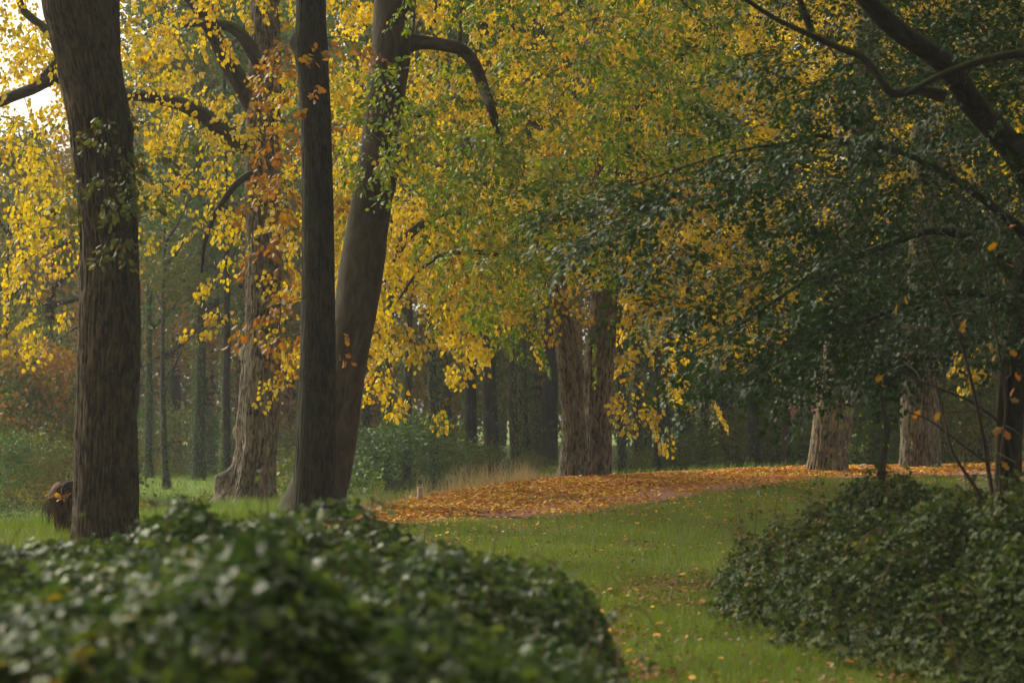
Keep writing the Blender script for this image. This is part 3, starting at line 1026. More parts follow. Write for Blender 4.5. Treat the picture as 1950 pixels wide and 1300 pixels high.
c4.t.make('twigs', M['twig'], lime4, 'stuff')

# dark spreading tree on the right -----------------------------------------------------
dark = root_at(1922, 21.5, 'hornbeam_tree', 'dark-leaved tree at the right edge, a mossy limb slanting across its green crown', 'tree')
DK = [(1920, 990, 66), (1922, 950, 54), (1922, 850, 46), (1932, 700, 50), (1950, 560, 54), (1980, 420, 58), (2012, 260, 58), (2035, 100, 56), (2050, -100, 52), (2060, -500, 42), (2060, -1000, 26), (2060, -1500, 10)]
_, kP, kR = stem_mesh('trunk', DK, 21.5, M['black_bark'], dark, seg=72, step=.06, ridges=22, depth=.008, vfreq=1.8, lumps=.05, seed=91, coarse_above=6)
_, _, _ = stem_mesh('trunk', [(1903, 985, 30), (1904, 900, 19), (1906, 780, 19), (1913, 700, 20), (1928, 630, 18), (1940, 580, 12)], 21.4, M['beech_bark'], dark, seg=40, step=.06, smooth_bark=True, depth=.006, seed=95)
kc = Crown(dark, kP[kP[:, 2] > 3.4], kR[kP[:, 2] > 3.4])
for k_, (lim, dy) in enumerate((([(1990, 400, 62), (1950, 315, 56, -.8), (1905, 255, 50, -1.4), (1852, 195, 46, -2.0), (1820, 145, 46, -2.3), (1790, 112, 42, -2.6), (1745, 82, 40, -2.9), (1700, 50, 40, -3.2), (1660, 10, 38, -3.4), (1615, -50, 34, -3.6), (1560, -160, 26, -3.6), (1500, -300, 14, -3.6)], 0),
                                ([(1800, 185, 26), (1745, 170, 20), (1700, 178, 17), (1668, 140, 15), (1640, 108, 14), (1600, 92, 13), (1555, 72, 12), (1510, 52, 10), (1470, 32, 9), (1415, -5, 8), (1360, -50, 5)], -3.0),
                                ([(2030, 120, 26), (1960, 102, 18), (1900, 108, 15), (1850, 122, 14), (1800, 140, 13), (1755, 162, 10), (1725, 178, 6)], -3.1),
                                ([(1990, 480, 30), (1900, 400, 18), (1800, 330, 14), (1700, 285, 11), (1600, 270, 10), (1560, 258, 9), (1500, 272, 7), (1430, 282, 5), (1340, 306, 4), (1240, 340, 3), (1120, 385, 2)], -1.4),
                                ([(1960, 560, 34), (1880, 470, 22), (1780, 440, 15), (1680, 470, 13), (1600, 500, 11), (1540, 530, 9), (1480, 570, 8), (1420, 610, 6), (1340, 660, 4), (1280, 690, 3)], .5),
                                ([(1960, 600, 28), (1870, 560, 18), (1780, 560, 13), (1700, 590, 10), (1620, 620, 8), (1540, 640, 6), (1470, 690, 4)], -.6),
                                ([(1545, 60, 16), (1530, 20, 14), (1512, -30, 10)], -.2))):
    _, a_, b_ = stem_mesh('limb', lim, 21.5 + dy, M['black_bark'], dark, seg=32, step=.05, ridges=10, depth=.006, lumps=.08, seed=100 + k_)
    kc.skeleton(a_, b_)
DMAP = rowmap("""-3: @20 3 4 5 6 7 8 8 8 8 8 8 8 8
-2: @20 2 3 4 5 6 8 8 8 8 8 8 8 8
-1: @21 1 2 3 5 6 7 8 8 8 8 8 8
0: @21 0.6 1.6 2.4 4.5 5.5 7 8 8 8 8 6
1: @20 0.4 1.6 2 2.6 4.5 5.5 8 9 9 9 9 6
2: @21 0.45 1.17 1.35 4 6 8 8 9 9 9 6
3: @20 0.36 0.72 1.44 2.25 6 8 8 8 8 8 8 6
4: @18 0.58 1.58 1.8 2.16 2.52 3.15 8 9 9 8 8 8 8 6
5: @16 1.08 1.8 2.16 2.52 2.16 2.16 2.52 3.6 9 9 9 9 9 9 9 6
6: @16 0.84 1.23 1.4 1.4 1.4 1.4 1.67 2.88 5.04 6.3 9 9 9 9 9 6
7: @18 0.39 0.95 1.12 1.4 1.67 2.52 5.04 6.3 9 9 9 9 9 9 6
8: @18 0.17 0.67 1.12 1.12 1.4 2.16 3.92 6.3 9 9 9 9 9 9 6
9: @19 0.45 1 1.4 1.67 2.52 4.48 6.3 9 8 7 6 5 3
10: @19 0.23 0.67 1 1.23 1.44 2.24 1.68 1.6 1.2 0.8 0.4 0.4 0.4
11: @21 0.14 0.11""")
T = grid_targets(DMAP, 18.6, 26.2, 1.05)
kc.grow(T, L=(.35, .8), droop=.20, bias=(-.75, 0, 0), arch=.06, base_r=.0035, grow_r=.005, twig_r=.0022)
# flat drooping boughs that reach out to the left in layers
for (x0, y0, x1, y1, yy, n_) in ((1620, 262, 1040, 412, 20.0, 150), (1520, 330, 1080, 462, 19.4, 100), (1680, 395, 1170, 500, 20.6, 120), (1720, 465, 1240, 575, 19.0, 120), (1680, 560, 1275, 700, 21.0, 110),
                                 (1640, 640, 1335, 742, 20.0, 80), (1780, 325, 1340, 345, 21.5, 90), (1640, 170, 1370, 235, 19.6, 60), (1580, 100, 1390, 125, 20.4, 40), (1820, 560, 1470, 676, 19.2, 110),
                                 (1760, 640, 1500, 728, 20.8, 80), (1880, 625, 1640, 690, 19.6, 60), (1700, 240, 1450, 290, 18.8, 60)):
    n_ = int(n_ * .30)
    u = R.random(n_)
    th_ = (1 - .55 * u)
    bx = x0 + (x1 - x0) * u
    by = y0 + (y1 - y0) * u ** 1.35 + R.normal(size=n_) * 14 * th_ + R.exponential(10, n_)
    kc.grow(at(bx, by, yy + R.normal(size=n_) * .55 * th_), L=(.25, .5), droop=.16, bias=(-.8, 0, -.1), arch=.05, base_r=.0035, grow_r=.004, twig_r=.002)
P, A, N, s = kc.leaves(40, (.038, .068), width=.14, hang=.12, flat=.66)
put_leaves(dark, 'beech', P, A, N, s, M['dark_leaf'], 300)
kc.t.make('twigs', M['twig'], dark, 'stuff')
up = Crown(dark, kP[kP[:, 2] > 5], kR[kP[:, 2] > 5])
up.grow(ellipsoid_targets((4.6, 20.5, 9.2), (4.6, 5.0, 3.6), 640), L=(.6, 1.1), droop=.2, base_r=.01)
P, A, N, s = up.leaves(18, (.13, .20), width=.5, hang=.2, flat=.5)
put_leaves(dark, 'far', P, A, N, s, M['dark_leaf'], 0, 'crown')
up.t.make('branches', M['twig'], dark, 'stuff')

# thin sapling on the bank --------------------------------------------------------------
sap = root_at(1678, 36, 'sapling', 'thin crooked dark sapling between the two stout trunks on the bank', 'tree')
_, sP, sR = stem_mesh('trunk', [(1677, 945, 18), (1678, 915, 15), (1680, 880, 14), (1686, 840, 13), (1690, 815, 15), (1684, 790, 12), (1680, 740, 13), (1677, 690, 12), (1672, 600, 9), (1680, 480, 6), (1690, 380, 3)], 36,
                      M['dark_bark'], sap, seg=20, step=.04, ridges=8, depth=.008, lumps=.12, seed=121)
sc_ = Crown(sap, sP, sR)
sc_.grow(np.concatenate([at(1672 + 30 * R.normal(size=14), 815 + 28 * R.normal(size=14), 36 + .3 * R.normal(size=14)), at(1680 + 60 * R.normal(size=26), 560 + 80 * R.normal(size=26), 36 + .6 * R.normal(size=26))]),
         L=(.12, .3), droop=.3)
P, A, N, s = sc_.leaves(7, (.05, .08), width=.1, hang=.4)
put_leaves(sap, 'beech', P, A, N, s, M['beech_leaf'], 120)
sc_.t.make('twigs', M['twig'], sap, 'stuff')

# ------------------------------------------------------------------ stump beside the left oak
stump = root_at(130, 26.6, 'tree_stump', 'broken dark stump with a shaggy side and a rounded wet top, beside the left oak', 'stump')
stem_mesh('stump_body', [(132, 1030, 44), (128, 1000, 40), (126, 975, 42), (122, 955, 50), (124, 940, 52), (132, 928, 40), (136, 921, 22), (138, 918, 6)], 26.6, M['stump'], stump, seg=64, step=.012, ridges=14, depth=.055,
          lumps=.26, vfreq=5, seed=131)
stem_mesh('rim', [(122, 946, 7), (121, 934, 9), (125, 925, 11), (133, 921, 12), (143, 921, 10)], 26.4, M['stump'], stump, seg=28, step=.012, ridges=8, depth=.018, lumps=.3, vfreq=9, seed=133)
tt = Tubes()
for _i in range(110):
    b0 = at(110 + R.normal() * 6, 946 + abs(R.normal()) * 8, 26.45 + R.normal() * .08)
    e0 = b0 + np.array([R.normal() * .05 - .05, R.normal() * .06, -.10 - .18 * R.random()])
    tt.add(np.stack([b0, (b0 + e0) / 2 + np.array([-.04, 0, .03]), e0]), [.003, .0025, .0015], 3)
tt.make('root_fringe', M['cane'], stump, 'stuff')
n_ = 26
P = at(112 + R.normal(size=n_) * 9, 944 + R.normal(size=n_) * 3, 26.4 + R.normal(size=n_) * .08)
leaf_parts('oak', P, rnd_dir(n_, -.3), rnd_dir(n_, .5), .05 + .03 * R.random(n_), M['fallen'], stump)

# ------------------------------------------------------------------ bramble thickets
def thicket(root, H, sample, n, leaf, mat, size, singles=300, thin=.5, stray=46, canes=60, cane_len=.45, shoots=()):
    """leaves through the upper half metre of a mound whose top is H(x, y), in threes on short stalks"""
    X, Y = sample(n)
    h = H(X, Y)
    gap = vnoise(X * 5.5 + 3, Y * 3.2, 51) * .6 + vnoise(X * 11, Y * 8, 52) * .4
    ok = (h > .04) & (R.random(n) < thin * .3 + smooth(.30, .58, gap))
    X, Y, h = X[ok], Y[ok], h[ok]
    g = terrain(X, Y)
    dep = np.minimum(R.exponential(.15, len(X)), h) + .10 * (vnoise(X * 4, Y * 2.6, 57) - .5)
    c = np.stack([X, Y, g + h - dep], -1)
    # outward slope of the mound
    e = .12
    nx_, ny_ = H(X - e, Y) - H(X + e, Y), H(X, Y - e) - H(X, Y + e)
    nn = nrm(np.stack([nx_, ny_, np.full(len(X), 2 * e)], -1))
    P3, A3, N3, S3 = [], [], [], []
    th = R.random(len(X)) * 2 * np.pi
    tilt = rnd_dir(len(X)) * .95 + nn
    tilt = nrm(tilt)
    for k in (-1, 0, 1):
        a = th + k * 1.15 + R.normal(size=len(X)) * .2
        d = np.stack([np.cos(a), np.sin(a), R.normal(size=len(X)) * .25 - .15], -1)
        d = nrm(d - tilt * np.sum(d * tilt, 1, keepdims=True) * .8)
        P3.append(c + d * .012)
        A3.append(d)
        N3.append(nrm(tilt + rnd_dir(len(X)) * .35))
        S3.append((size[0] + (size[1] - size[0]) * R.random(len(X)) ** 1.5) * (1.1 if k == 0 else .85))
    P, A, N, S = map(np.concatenate, (P3, A3, N3, S3))
    t = Tubes()
    for _ in range(canes):
        i = R.integers(len(X))
        p = np.array([X[i], Y[i], g[i] + h[i] * .5])
        a = R.random() * 2 * np.pi
        L = cane_len * (.5 + R.random())
        u = np.linspace(0, 1, 7)[:, None]
        d = np.array([np.cos(a), np.sin(a), 0])
        pth = p + d * L * u + np.array([0, 0, 1.0]) * (4 * u * (1 - u) * (.28 + .2 * R.random()) + .05 * u)
        t.add(pth, np.linspace(.005, .002, 7), 4)
    tall = np.flatnonzero(h > .42)
    shoots = list(shoots)
    for i in R.choice(tall, stray):
        shoots.append((X[i], Y[i], g[i] + h[i] + .05 + .16 * R.random() ** 2, .12 * R.normal()))
    for (sx, sy, sh, lean) in shoots:     # upright leafy shoots that stand above the mound
        z0 = float(terrain(sx, sy)) + .25
        u = np.linspace(0, 1, 8)[:, None]
        pth = np.array([sx, sy, z0]) + u * np.array([lean, R.normal() * .05, sh - .25]) + u ** 2 * np.array([lean * .5, 0, 0])
        t.add(pth, np.linspace(.005, .002, 8), 4)
        k = 20
        ts = .35 + .65 * R.random(k)
        p = np.stack([np.interp(ts, u[:, 0], pth[:, q]) for q in range(3)], -1)
        d = rnd_dir(k) * np.array([1, 1, .4]) - np.array([0, 0, .2])
        P = np.concatenate([P, p + nrm(d) * .02])
        A = np.concatenate([A, nrm(d)])
        N = np.concatenate([N, nrm(rnd_dir(k) * .6 + np.array([0, 0, 1.0]))])
        S = np.concatenate([S, size[0] + (size[1] - size[0]) * R.random(k)])
    put_leaves(root, leaf, P, A, N, S, mat, singles)
    t.make('canes', M['cane'], root, 'stuff')


_zx = np.array([-3.2, -2.1, -1.9, -1.7, -1.5, -1.35, -1.05, -.9, -.75, -.6, -.45, -.25, 0, .16, .33, .45, .55, .64])
_zz = np.array([.84, .91, .96, .96, 1.05, 1.11, 1.14, 1.10, 1.06, 1.02, .98, .96, .90, .84, .70, .45, .18, .0])


def H_left(x, y):
    xs = x * 10.0 / np.maximum(y, 4)
    xs = np.where(x > 0, x, xs)
    h = np.interp(xs, _zx, _zz)
    h = h * smooth(4.3, 5.6, y) * smooth(13.2, 11.0, y)
    h = h * (.97 + .24 * (fbm(x * 1.3 + 9, y * .9, 12) - .5) + .22 * (vnoise(x * 3.6, y * 1.8, 13) - .5))
    h = h + smooth(11, 6.5, y) * .05 * (h > .3)
    return h


bl = thing('bramble_bush', (-.8, 8.5, 0), 'sprawling glossy-leaved bramble thicket, out of focus across the lower left', 'bush')
thicket(bl, H_left, lambda n: (lambda y: ((-.26 * y - .3 + (.26 * y + .9) * R.random(n)), y))(4.6 + 8.6 * R.random(n) ** .9), 62000, 'bramble', M['bramble_leaf'], (.022, .055), 300, canes=50,
        shoots=[(-.2, 10.6, 1.02, .1), (-.35, 11.2, 1.06, -.1), (.2, 9.6, .86, .12), (.33, 8.4, .72, .12), (.36, 7.2, .66, .12), (-1.7, 10.2, 1.10, -.1), (-1.9, 9.8, 1.02, .1), (-2.2, 10.4, 1.05, -.1), (-.9, 9.6, 1.16, -.1), (.05, 8.4, .95, -.1), (-1.17, 10.6, 1.30, .06), (-1.05, 10.8, 1.34, -.04), (-.62, 10.4, 1.12, .05), (-1.42, 9.6, 1.19, .04), (-.50, 10.0, 1.05, .1), (-.78, 11.0, 1.12, .1), (.02, 9.4, .95, .1)])


def H_right(x, y):
    x0 = np.interp(y, [13.0, 14.5, 16.5, 18.5, 20], [2.15, 1.75, 1.42, 1.55, 2.4])
    h = smooth(-.12, .26, x - x0) * (.58 + .40 * smooth(.1, 1.7, x - x0)) * smooth(12.3, 13.9, y + .35 * smooth(1.8, 3, x) * 2.2) * smooth(20.5, 18.2, y)
    h = h * (.90 + .48 * (fbm(x * 1.5, y * 1.1, 22) - .5) + .35 * (vnoise(x * 4, y * 3, 23) - .5))
    return h


br = thing('bramble_bush', (3.0, 16.0, 0), 'dark leafy thicket with a few yellow leaves, right of the grass strip', 'bush')
thicket(br, H_right, lambda n: ((1.3 + 3.9 * R.random(n)), 11.8 + 8.6 * R.random(n)), 60000, 'bramble', M['right_leaf'], (.024, .056), 300, canes=70,
        shoots=[(1.66, 17.2, .92, -.05), (1.74, 17.5, .95, .03), (2.30, 17.4, 1.05, -.06), (2.45, 17.6, 1.04, .08), (2.05, 17.3, .92, .06), (2.75, 17.5, 1.08, .05), (1.92, 16.6, .80, -.08), (3.2, 17.4, 1.1, .1),
                (3.05, 16.8, 1.12, -.08), (3.5, 17.0, 1.15, .04), (1.60, 16.3, .74, -.06), (1.86, 17.6, .90, .06), (2.2, 16.9, .98, -.05), (2.62, 17.2, 1.05, .05), (2.9, 17.6, 1.12, .0), (1.75, 15.4, .66, -.1),
                (2.05, 15.2, .72, .05), (3.35, 17.6, 1.15, -.05), (1.95, 14.4, .55, -.08)])

# bare-stemmed young shrub rising out of the right thicket
ys = root_at(1885, 16.5, 'young_shrub', 'spindly young shrub with long bare stems and few rusty leaves, at far right', 'shrub')
SH = [([(1905, 1060, 11), (1895, 980, 10), (1880, 880, 9), (1862, 780, 8), (1838, 680, 7), (1812, 600, 6), (1770, 480, 5), (1740, 380, 4)], 0),
      ([(1895, 1010, 8), (1872, 950, 7), (1838, 900, 6), (1810, 850, 6), (1795, 780, 5), (1780, 720, 4)], -.2),
      ([(1910, 1030, 8), (1905, 900, 6), (1915, 760, 5), (1890, 600, 4), (1862, 470, 4), (1800, 280, 3)], .3),
      ([(1945, 830, 5), (1900, 800, 5), (1850, 765, 5), (1790, 740, 4), (1720, 715, 3)], .1),
      ([(1880, 880, 5), (1830, 845, 4), (1770, 800, 3), (1730, 785, 3)], -.1)]
pts_, rad_ = [], []
for k_, (lim, dy) in enumerate(SH):
    _, a_, b_ = stem_mesh('stem', lim, 16.5 + dy, M['twig'], ys, seg=8, step=.06, smooth_bark=True, depth=.001, seed=140 + k_)
    pts_.append(a_)
    rad_.append(b_)
yc = Crown(ys, np.concatenate(pts_), np.concatenate(rad_))
yc.grow(at(1700 + 260 * R.random(26), 430 + 500 * R.random(26), 16.5 + .6 * R.normal(size=26)), L=(.1, .25), droop=.3)
P, A, N, s = yc.leaves(2.2, (.05, .09), width=.05, hang=.5)
put_leaves(ys, 'oak', P, A, N, s, M['oak_leaf'], 100)
yc.t.make('twigs', M['twig'], ys, 'stuff')

# ------------------------------------------------------------------ fallen leaves on the bank and the grass
def lay_leaves(X, Y, size, lift=.012):
    n = len(X)
    P = np.stack([X, Y, terrain(X, Y) + lift + R.random(n) * .03], -1)
    a = R.random(n) * 2 * np.pi
    A = np.stack([np.cos(a), np.sin(a), R.normal(size=n) * .22], -1)
    N = nrm(rnd_dir(n) * .55 + np.array([0, 0, 1.0]))
    return P, nrm(A), N, np.full(n, 1.0) * (size[0] + (size[1] - size[0]) * R.random(n))


n_ = 330000
X, Y = -6 + 17 * R.random(n_), 24 + 26 * R.random(n_)
pd_, cd_ = poly_d(PATH, X, Y), crest_d(X, Y)[0]
dens = smooth(-.75, -.05, pd_) * (.25 + .75 * smooth(.2, 1.2, pd_)) * smooth(np.interp(X, [-1, 1.5], [.7, 2.4]), -.2, cd_) + .04 * (pd_ < 0) * smooth(-4, -.4, pd_)
dens = dens * (.35 + 1.1 * fbm(X * .9, Y * .9, 31)) * (1 - .55 * smooth(0, -2.5, X) * smooth(.4, .6, fbm(X * 2, Y * 2, 33)))
dens = dens * smooth(-3.3, -2.2, X) * (1 - .75 * smooth(.50, .66, fbm(X * 1.5 + 4, Y * .8, 44)) * smooth(3.2, 1.0, pd_))
k_ = R.random(n_) < dens * 1.25
P, A, N, s = lay_leaves(X[k_], Y[k_], (.042, .076))
print('bank leaves', len(P))
me = leaf_mesh('fallen_leaves', 'curl', P, A, N, s, M['fallen'])
link('fallen_leaves', me, None, 'stuff')

n_ = 60000
Y = 12.6 * (38 / 12.6) ** R.random(n_)
X = -.06 * Y + .26 * Y * R.random(n_)
pt_ = fbm(X * .8, Y * .45, 35)
keep = (H_right(X, Y) < .3) & (H_left(X, Y) < .3) & (poly_d(PATH, X, Y) < -.5) & (R.random(n_) < .75 * smooth(.54, .66, pt_) + .055)
P, A, N, s = lay_leaves(X[keep], Y[keep], (.022, .045), .025)
M['litter'] = leaf_mat('leaf_litter', [(0, (.09, .04, .018)), (.5, (.18, .075, .03)), (.85, (.28, .13, .04)), (1, (.36, .22, .06))], trans=.15, rough=.7)
link('leaf_litter', leaf_mesh('leaf_litter', 'curl', P, A, N, s, M['litter']), None, 'stuff')

n_ = 90
Y = 13 * (30 / 13) ** R.random(n_)
X = -.03 * Y + .17 * Y * R.random(n_)
keep = (H_right(X, Y) < .05) & (H_left(X, Y) < .05) & (poly_d(PATH, X, Y) < -.8)
X, Y = np.concatenate([X[keep], .95 + .25 * R.normal(size=16)]), np.concatenate([Y[keep], 21.6 + .7 * R.normal(size=16)])
k2 = np.repeat(np.arange(len(X)), 14)
wx, wy = X[k2] + .07 * R.normal(size=len(k2)), Y[k2] + .09 * R.normal(size=len(k2))
P = np.stack([wx, wy, terrain(wx, wy) + .02 + .09 * R.random(len(k2))], -1)
A = rnd_dir(len(k2)) * np.array([1, 1, .5]) + np.array([0, 0, .25])
link('low_weeds', leaf_mesh('low_weeds', 'beech', P, nrm(A), nrm(rnd_dir(len(k2)) * .5 + np.array([0, 0, 1.0])), .015 + .028 * R.random(len(k2)), M['epi_leaf']), None, 'stuff')

n_ = 420
Y = 12.8 + 14 * R.random(n_) ** 1.2
X = (-1.0 + (2.9) * R.random(n_)) * (Y / 20)
X = X + .6 * (Y < 16)
keep = (H_right(X, Y) < .05) & (H_left(X, Y) < .05) & (poly_d(PATH, X, Y) < -.6) & (fbm(X * .8, Y * .45, 35) + .18 * R.random(n_) > .55)
X, Y = X[keep][:290], Y[keep][:290]
P, A, N, s = lay_leaves(X, Y, (.035, .06), .04)
for o in leaf_parts('curl', P, A, N, s, M['fallen'], None, 'fallen_leaf'):
    tag(o, 'brown or yellow fallen leaf lying loose in the green grass strip', 'leaf', 'leaves fallen on the grass')

# ------------------------------------------------------------------ grass
def grass(name, X, Y, h, w, mat, lean=.35):
    n = len(X)
    P = np.stack([X, Y, terrain(X, Y) - .01], -1)
    a = R.random(n) * 2 * np.pi
    S = np.stack([np.cos(a), np.sin(a), np.zeros(n)], -1) * w[:, None] * .5
    D = rnd_dir(n) * np.array([1, 1, 0]) * (h * lean)[:, None]
    up = np.array([0, 0, 1.0]) * h[:, None]
    V = np.stack([P - S, P + S, P + up * .6 + D * .4 + S * .6, P + up * .6 + D * .4 - S * .6, P + up + D * 1.2], 1).reshape(-1, 3)
    o = (np.arange(n) * 5)[:, None]
    return link(name, mesh_np(name, V, [np.array([0, 1, 2, 3]) + o, np.array([3, 2, 4]) + o], mat), None, 'stuff')


M['grass'] = leaf_mat('grass', [(0, (.09, .130, .015)), (.5, (.140, .200, .020)), (.8, (.19, .23, .027)), (.93, (.22, .18, .05)), (1, (.27, .19, .08))], trans=.35, nscale=.9, nweight=.5, rough=.55)
M['meadow'] = leaf_mat('meadow_grass', [(0, (.12, .19, .035)), (.6, (.18, .26, .05)), (1, (.26, .28, .07))], trans=.35, nscale=.5, nweight=.5, rough=.6)
M['dry'] = leaf_mat('dry_grass', [(0, (.26, .19, .09)), (.6, (.40, .31, .17)), (1, (.30, .28, .12))], trans=.35, rough=.7)

n_ = 260000
Y = 12.5 * (44 / 12.5) ** R.random(n_)
X = np.where(R.random(n_) < .72, -.02 * Y + (R.random(n_) - .32) * .30 * Y, (-.235 + .14 * R.random(n_)) * Y)
pd_, cd_ = poly_d(PATH, X, Y), crest_d(X, Y)[0]
keep = (H_left(X, Y) < .25) & (H_right(X, Y) < .45) & ((pd_ < -.45) | ((X < -2.9) & (cd_ < 2)) | (R.random(n_) < .10 * (pd_ > .4)))
patch = fbm(X * .8, Y * .45, 35)
keep &= R.random(n_) < np.clip(1.25 - 1.6 * (patch - .42), .25, 1)
X, Y = X[keep], Y[keep]
h = (.03 + .055 * R.random(len(X))) * (.35 + 1.6 * fbm(X * 1.6, Y * 1.2, 37))
grass('grass', X, Y, h * (1 + .012 * Y), .0032 * (Y / 12) ** .75, M['grass'])
print('grass', len(X))

n_ = 70000
Y = 27 * (80 / 27) ** R.random(n_)
X = -.235 * Y + .20 * Y * R.random(n_)
k2 = R.random(n_) < .35
X = np.where(k2, (-.02 + .14 * R.random(n_)) * Y, X)
cd_ = crest_d(X, Y)[0]
keep = (cd_ > 1.0)
X, Y = X[keep], Y[keep]
grass('meadow_grass', X, Y, .10 + .12 * R.random(len(X)), .006 * (Y / 25), M['meadow'], .5)

# tall dry grass along the crest
n_ = 1500
px = np.concatenate([R.normal(980, 55, n_ // 2), R.uniform(690, 1060, n_ - n_ // 2)])
tX = (px - CX) / F
cY = np.interp(px, [640, 750, 900, 1060, 1165], [28.8, 30.6, 35.0, 38.6, 40.6]) + R.exponential(.8, n_)
X = tX * cY
cl = smooth(.35, .75, fbm(X * 2.3, cY * 1.2, 41))
cY = np.where(np.abs(px - 800) < 14, cY + 1.4, cY)
X = tX * cY
h = (.16 + .30 * R.random(n_) ** 2 + .26 * np.exp(-((px - 985) / 50) ** 2) * R.random(n_)) * (.4 + .8 * cl)
grass('dry_grass', X, cY, h, np.full(n_, .007), M['dry'], .45)

# ------------------------------------------------------------------ post, stone
post = root_at(800, 32.4, 'fence_post', 'short pale wooden post in the dry grass at the edge of the leaf bank', 'post')
_zt = at(800, 927, 32.4)
pb_ = np.array(post.location)
V, Q = tube(np.array([pb_ + (0, 0, -.2), pb_ + (0, 0, .02), np.array([_zt[0], 32.4, _zt[2] - .015]), _zt, _zt + (0, 0, .002)]), [.040, .040, .039, .034, .001], 14)
link('post_shaft', mesh_np('post_shaft', V - pb_, Q, M['post'], True), post)
st = root_at(1645, 44.6, 'stone', 'low pale stone lying on the bank just left of the sapling', 'stone')
th_, ph_ = np.meshgrid(np.linspace(0, 2 * np.pi, 18, endpoint=False), np.linspace(-.2, np.pi / 2, 8))
rr_ = 1 + .25 * (vnoise(th_ * 18 / (2 * np.pi) * .34, ph_ * 2, 55, 6) - .5)
V = np.stack([.13 * rr_ * np.cos(th_) * np.cos(ph_), .10 * rr_ * np.sin(th_) * np.cos(ph_), .085 * rr_ * np.sin(ph_)], -1).reshape(-1, 3)
i_ = np.arange(7)[:, None] * 18
j_ = np.arange(18)[None, :]
link('stone_body', mesh_np('stone_body', V, np.stack([i_ + j_, i_ + (j_ + 1) % 18, i_ + 18 + (j_ + 1) % 18, i_ + 18 + j_], -1).reshape(-1, 4), M['stone'], True), st)

# ------------------------------------------------------------------ woodland beyond the meadow
def crown_points(h, r, n, z0=.12, lobes=9, seed=1):
    """leaf points of an uneven crown: many overlapping lobes, denser at their skins"""
    g = np.random.default_rng(seed)
    out = []
    for k in range(lobes):
        t = g.random()
        z = h * (z0 + (1 - z0) * (t * .92 + .04))
        w = r * math.sin(math.pi * min(1, .22 + .72 * t)) * .75
        a = g.random() * 2 * math.pi
        c = np.array([math.cos(a) * w * g.random() ** .5, math.sin(a) * w * g.random() ** .5, z])
        q = np.array([1, 1, .65]) * r * (.36 + .22 * g.random())
        v = g.normal(size=(n // lobes, 3))
        v = v / np.linalg.norm(v, axis=1, keepdims=True)
        out.append(c + v * q * (.55 + .5 * g.random((n // lobes, 1)) ** .6))
    p = np.concatenate(out)
    return p[p[:, 2] > .1]


def far_crown_mesh(name, h, r, n, mat, size, z0, lobes, seed):
    P = crown_points(h, r, n, z0, lobes, seed)
    k = len(P)
    A = rnd_dir(k, -.4)
    return leaf_mesh(name, 'far', P, A, rnd_dir(k), size[0] + (size[1] - size[0]) * R.random(k), mat)


def far_trunk_mesh(h, r, seed):
    g = np.random.default_rng(seed)
    t = Tubes()
    zz = np.linspace(-.3, h * .85, 16)
    ax = np.cumsum(g.normal(size=(16, 2)) * .05, 0)
    t.add(np.c_[ax, zz], np.interp(zz, [-.3, .4, h * .85], [r * 1.5, r, r * .15]), 12)
    for _ in range(9):
        z = h * (.25 + .5 * g.random())
        a = g.random() * 2 * math.pi
        L = h * (.12 + .16 * g.random())
        u = np.linspace(0, 1, 6)[:, None]
        i = int(np.argmin(np.abs(zz - z)))
        p = np.array([*ax[i], zz[i]]) + u * np.array([math.cos(a) * L, math.sin(a) * L, L * .3]) + np.array([0, 0, 1.]) * L * .25 * u ** 2 + g.normal(size=(6, 3)) * .06 * u
        t.add(p, np.linspace(r * .45, .02, 6), 5)
    V = np.concatenate(t.V)
    return mesh_np('trunk', V, np.concatenate(t.Q), M['far_bark'], True, {'bark': V * np.array([1, 1, 1])})


def ivy_mesh(h, r, seed):
    g = np.random.default_rng(seed)
    n = 2600
    z = h * .62 * g.random(n) ** 1.4
    a = g.random(n) * 2 * math.pi
    rr = r * (1.0 - .5 * z / h) + .03 + .22 * g.random(n) ** 2 * (vnoise(z * 1.5, a, seed) + .2)
    P = np.stack([rr * np.cos(a), rr * np.sin(a), z], -1)
    N = np.stack([np.cos(a), np.sin(a), np.full(n, .4)], -1) + g.normal(size=(n, 3)) * .5
    return leaf_mesh('ivy', 'far', P, nrm(np.stack([-np.sin(a), np.cos(a), -g.random(n)], -1)), nrm(N), .06 + .08 * g.random(n), M['far_green'])


CR, TR, IV = {}, {}, {}
for nm, h, r, n, z0, lobes in (('tall', 18, 4.4, 10000, .10, 34), ('broad', 15, 5.0, 10000, .08, 32), ('slim', 17, 3.0, 7000, .12, 26)):
    for c_ in ('far_green', 'far_olive', 'far_rust', 'far_yellow'):
        CR[nm, c_] = far_crown_mesh('crown', h, r, n, M[c_], (.13, .25), z0, lobes, len(CR) + 300)
    TR[nm] = far_trunk_mesh(h, .27, 400 + len(TR))
    IV[nm] = ivy_mesh(h, .30, 450 + len(TR))
for c_ in ('far_green', 'far_olive', 'far_rust'):
    CR['shrub', c_] = far_crown_mesh('foliage', 3.6, 2.2, 4200, M[c_], (.08, .17), .0, 22, 330 + len(CR))
    CR['herb', c_] = far_crown_mesh('foliage', 3.2, 2.6, 900, M[c_], (.22, .42), .0, 14, 350 + len(CR))


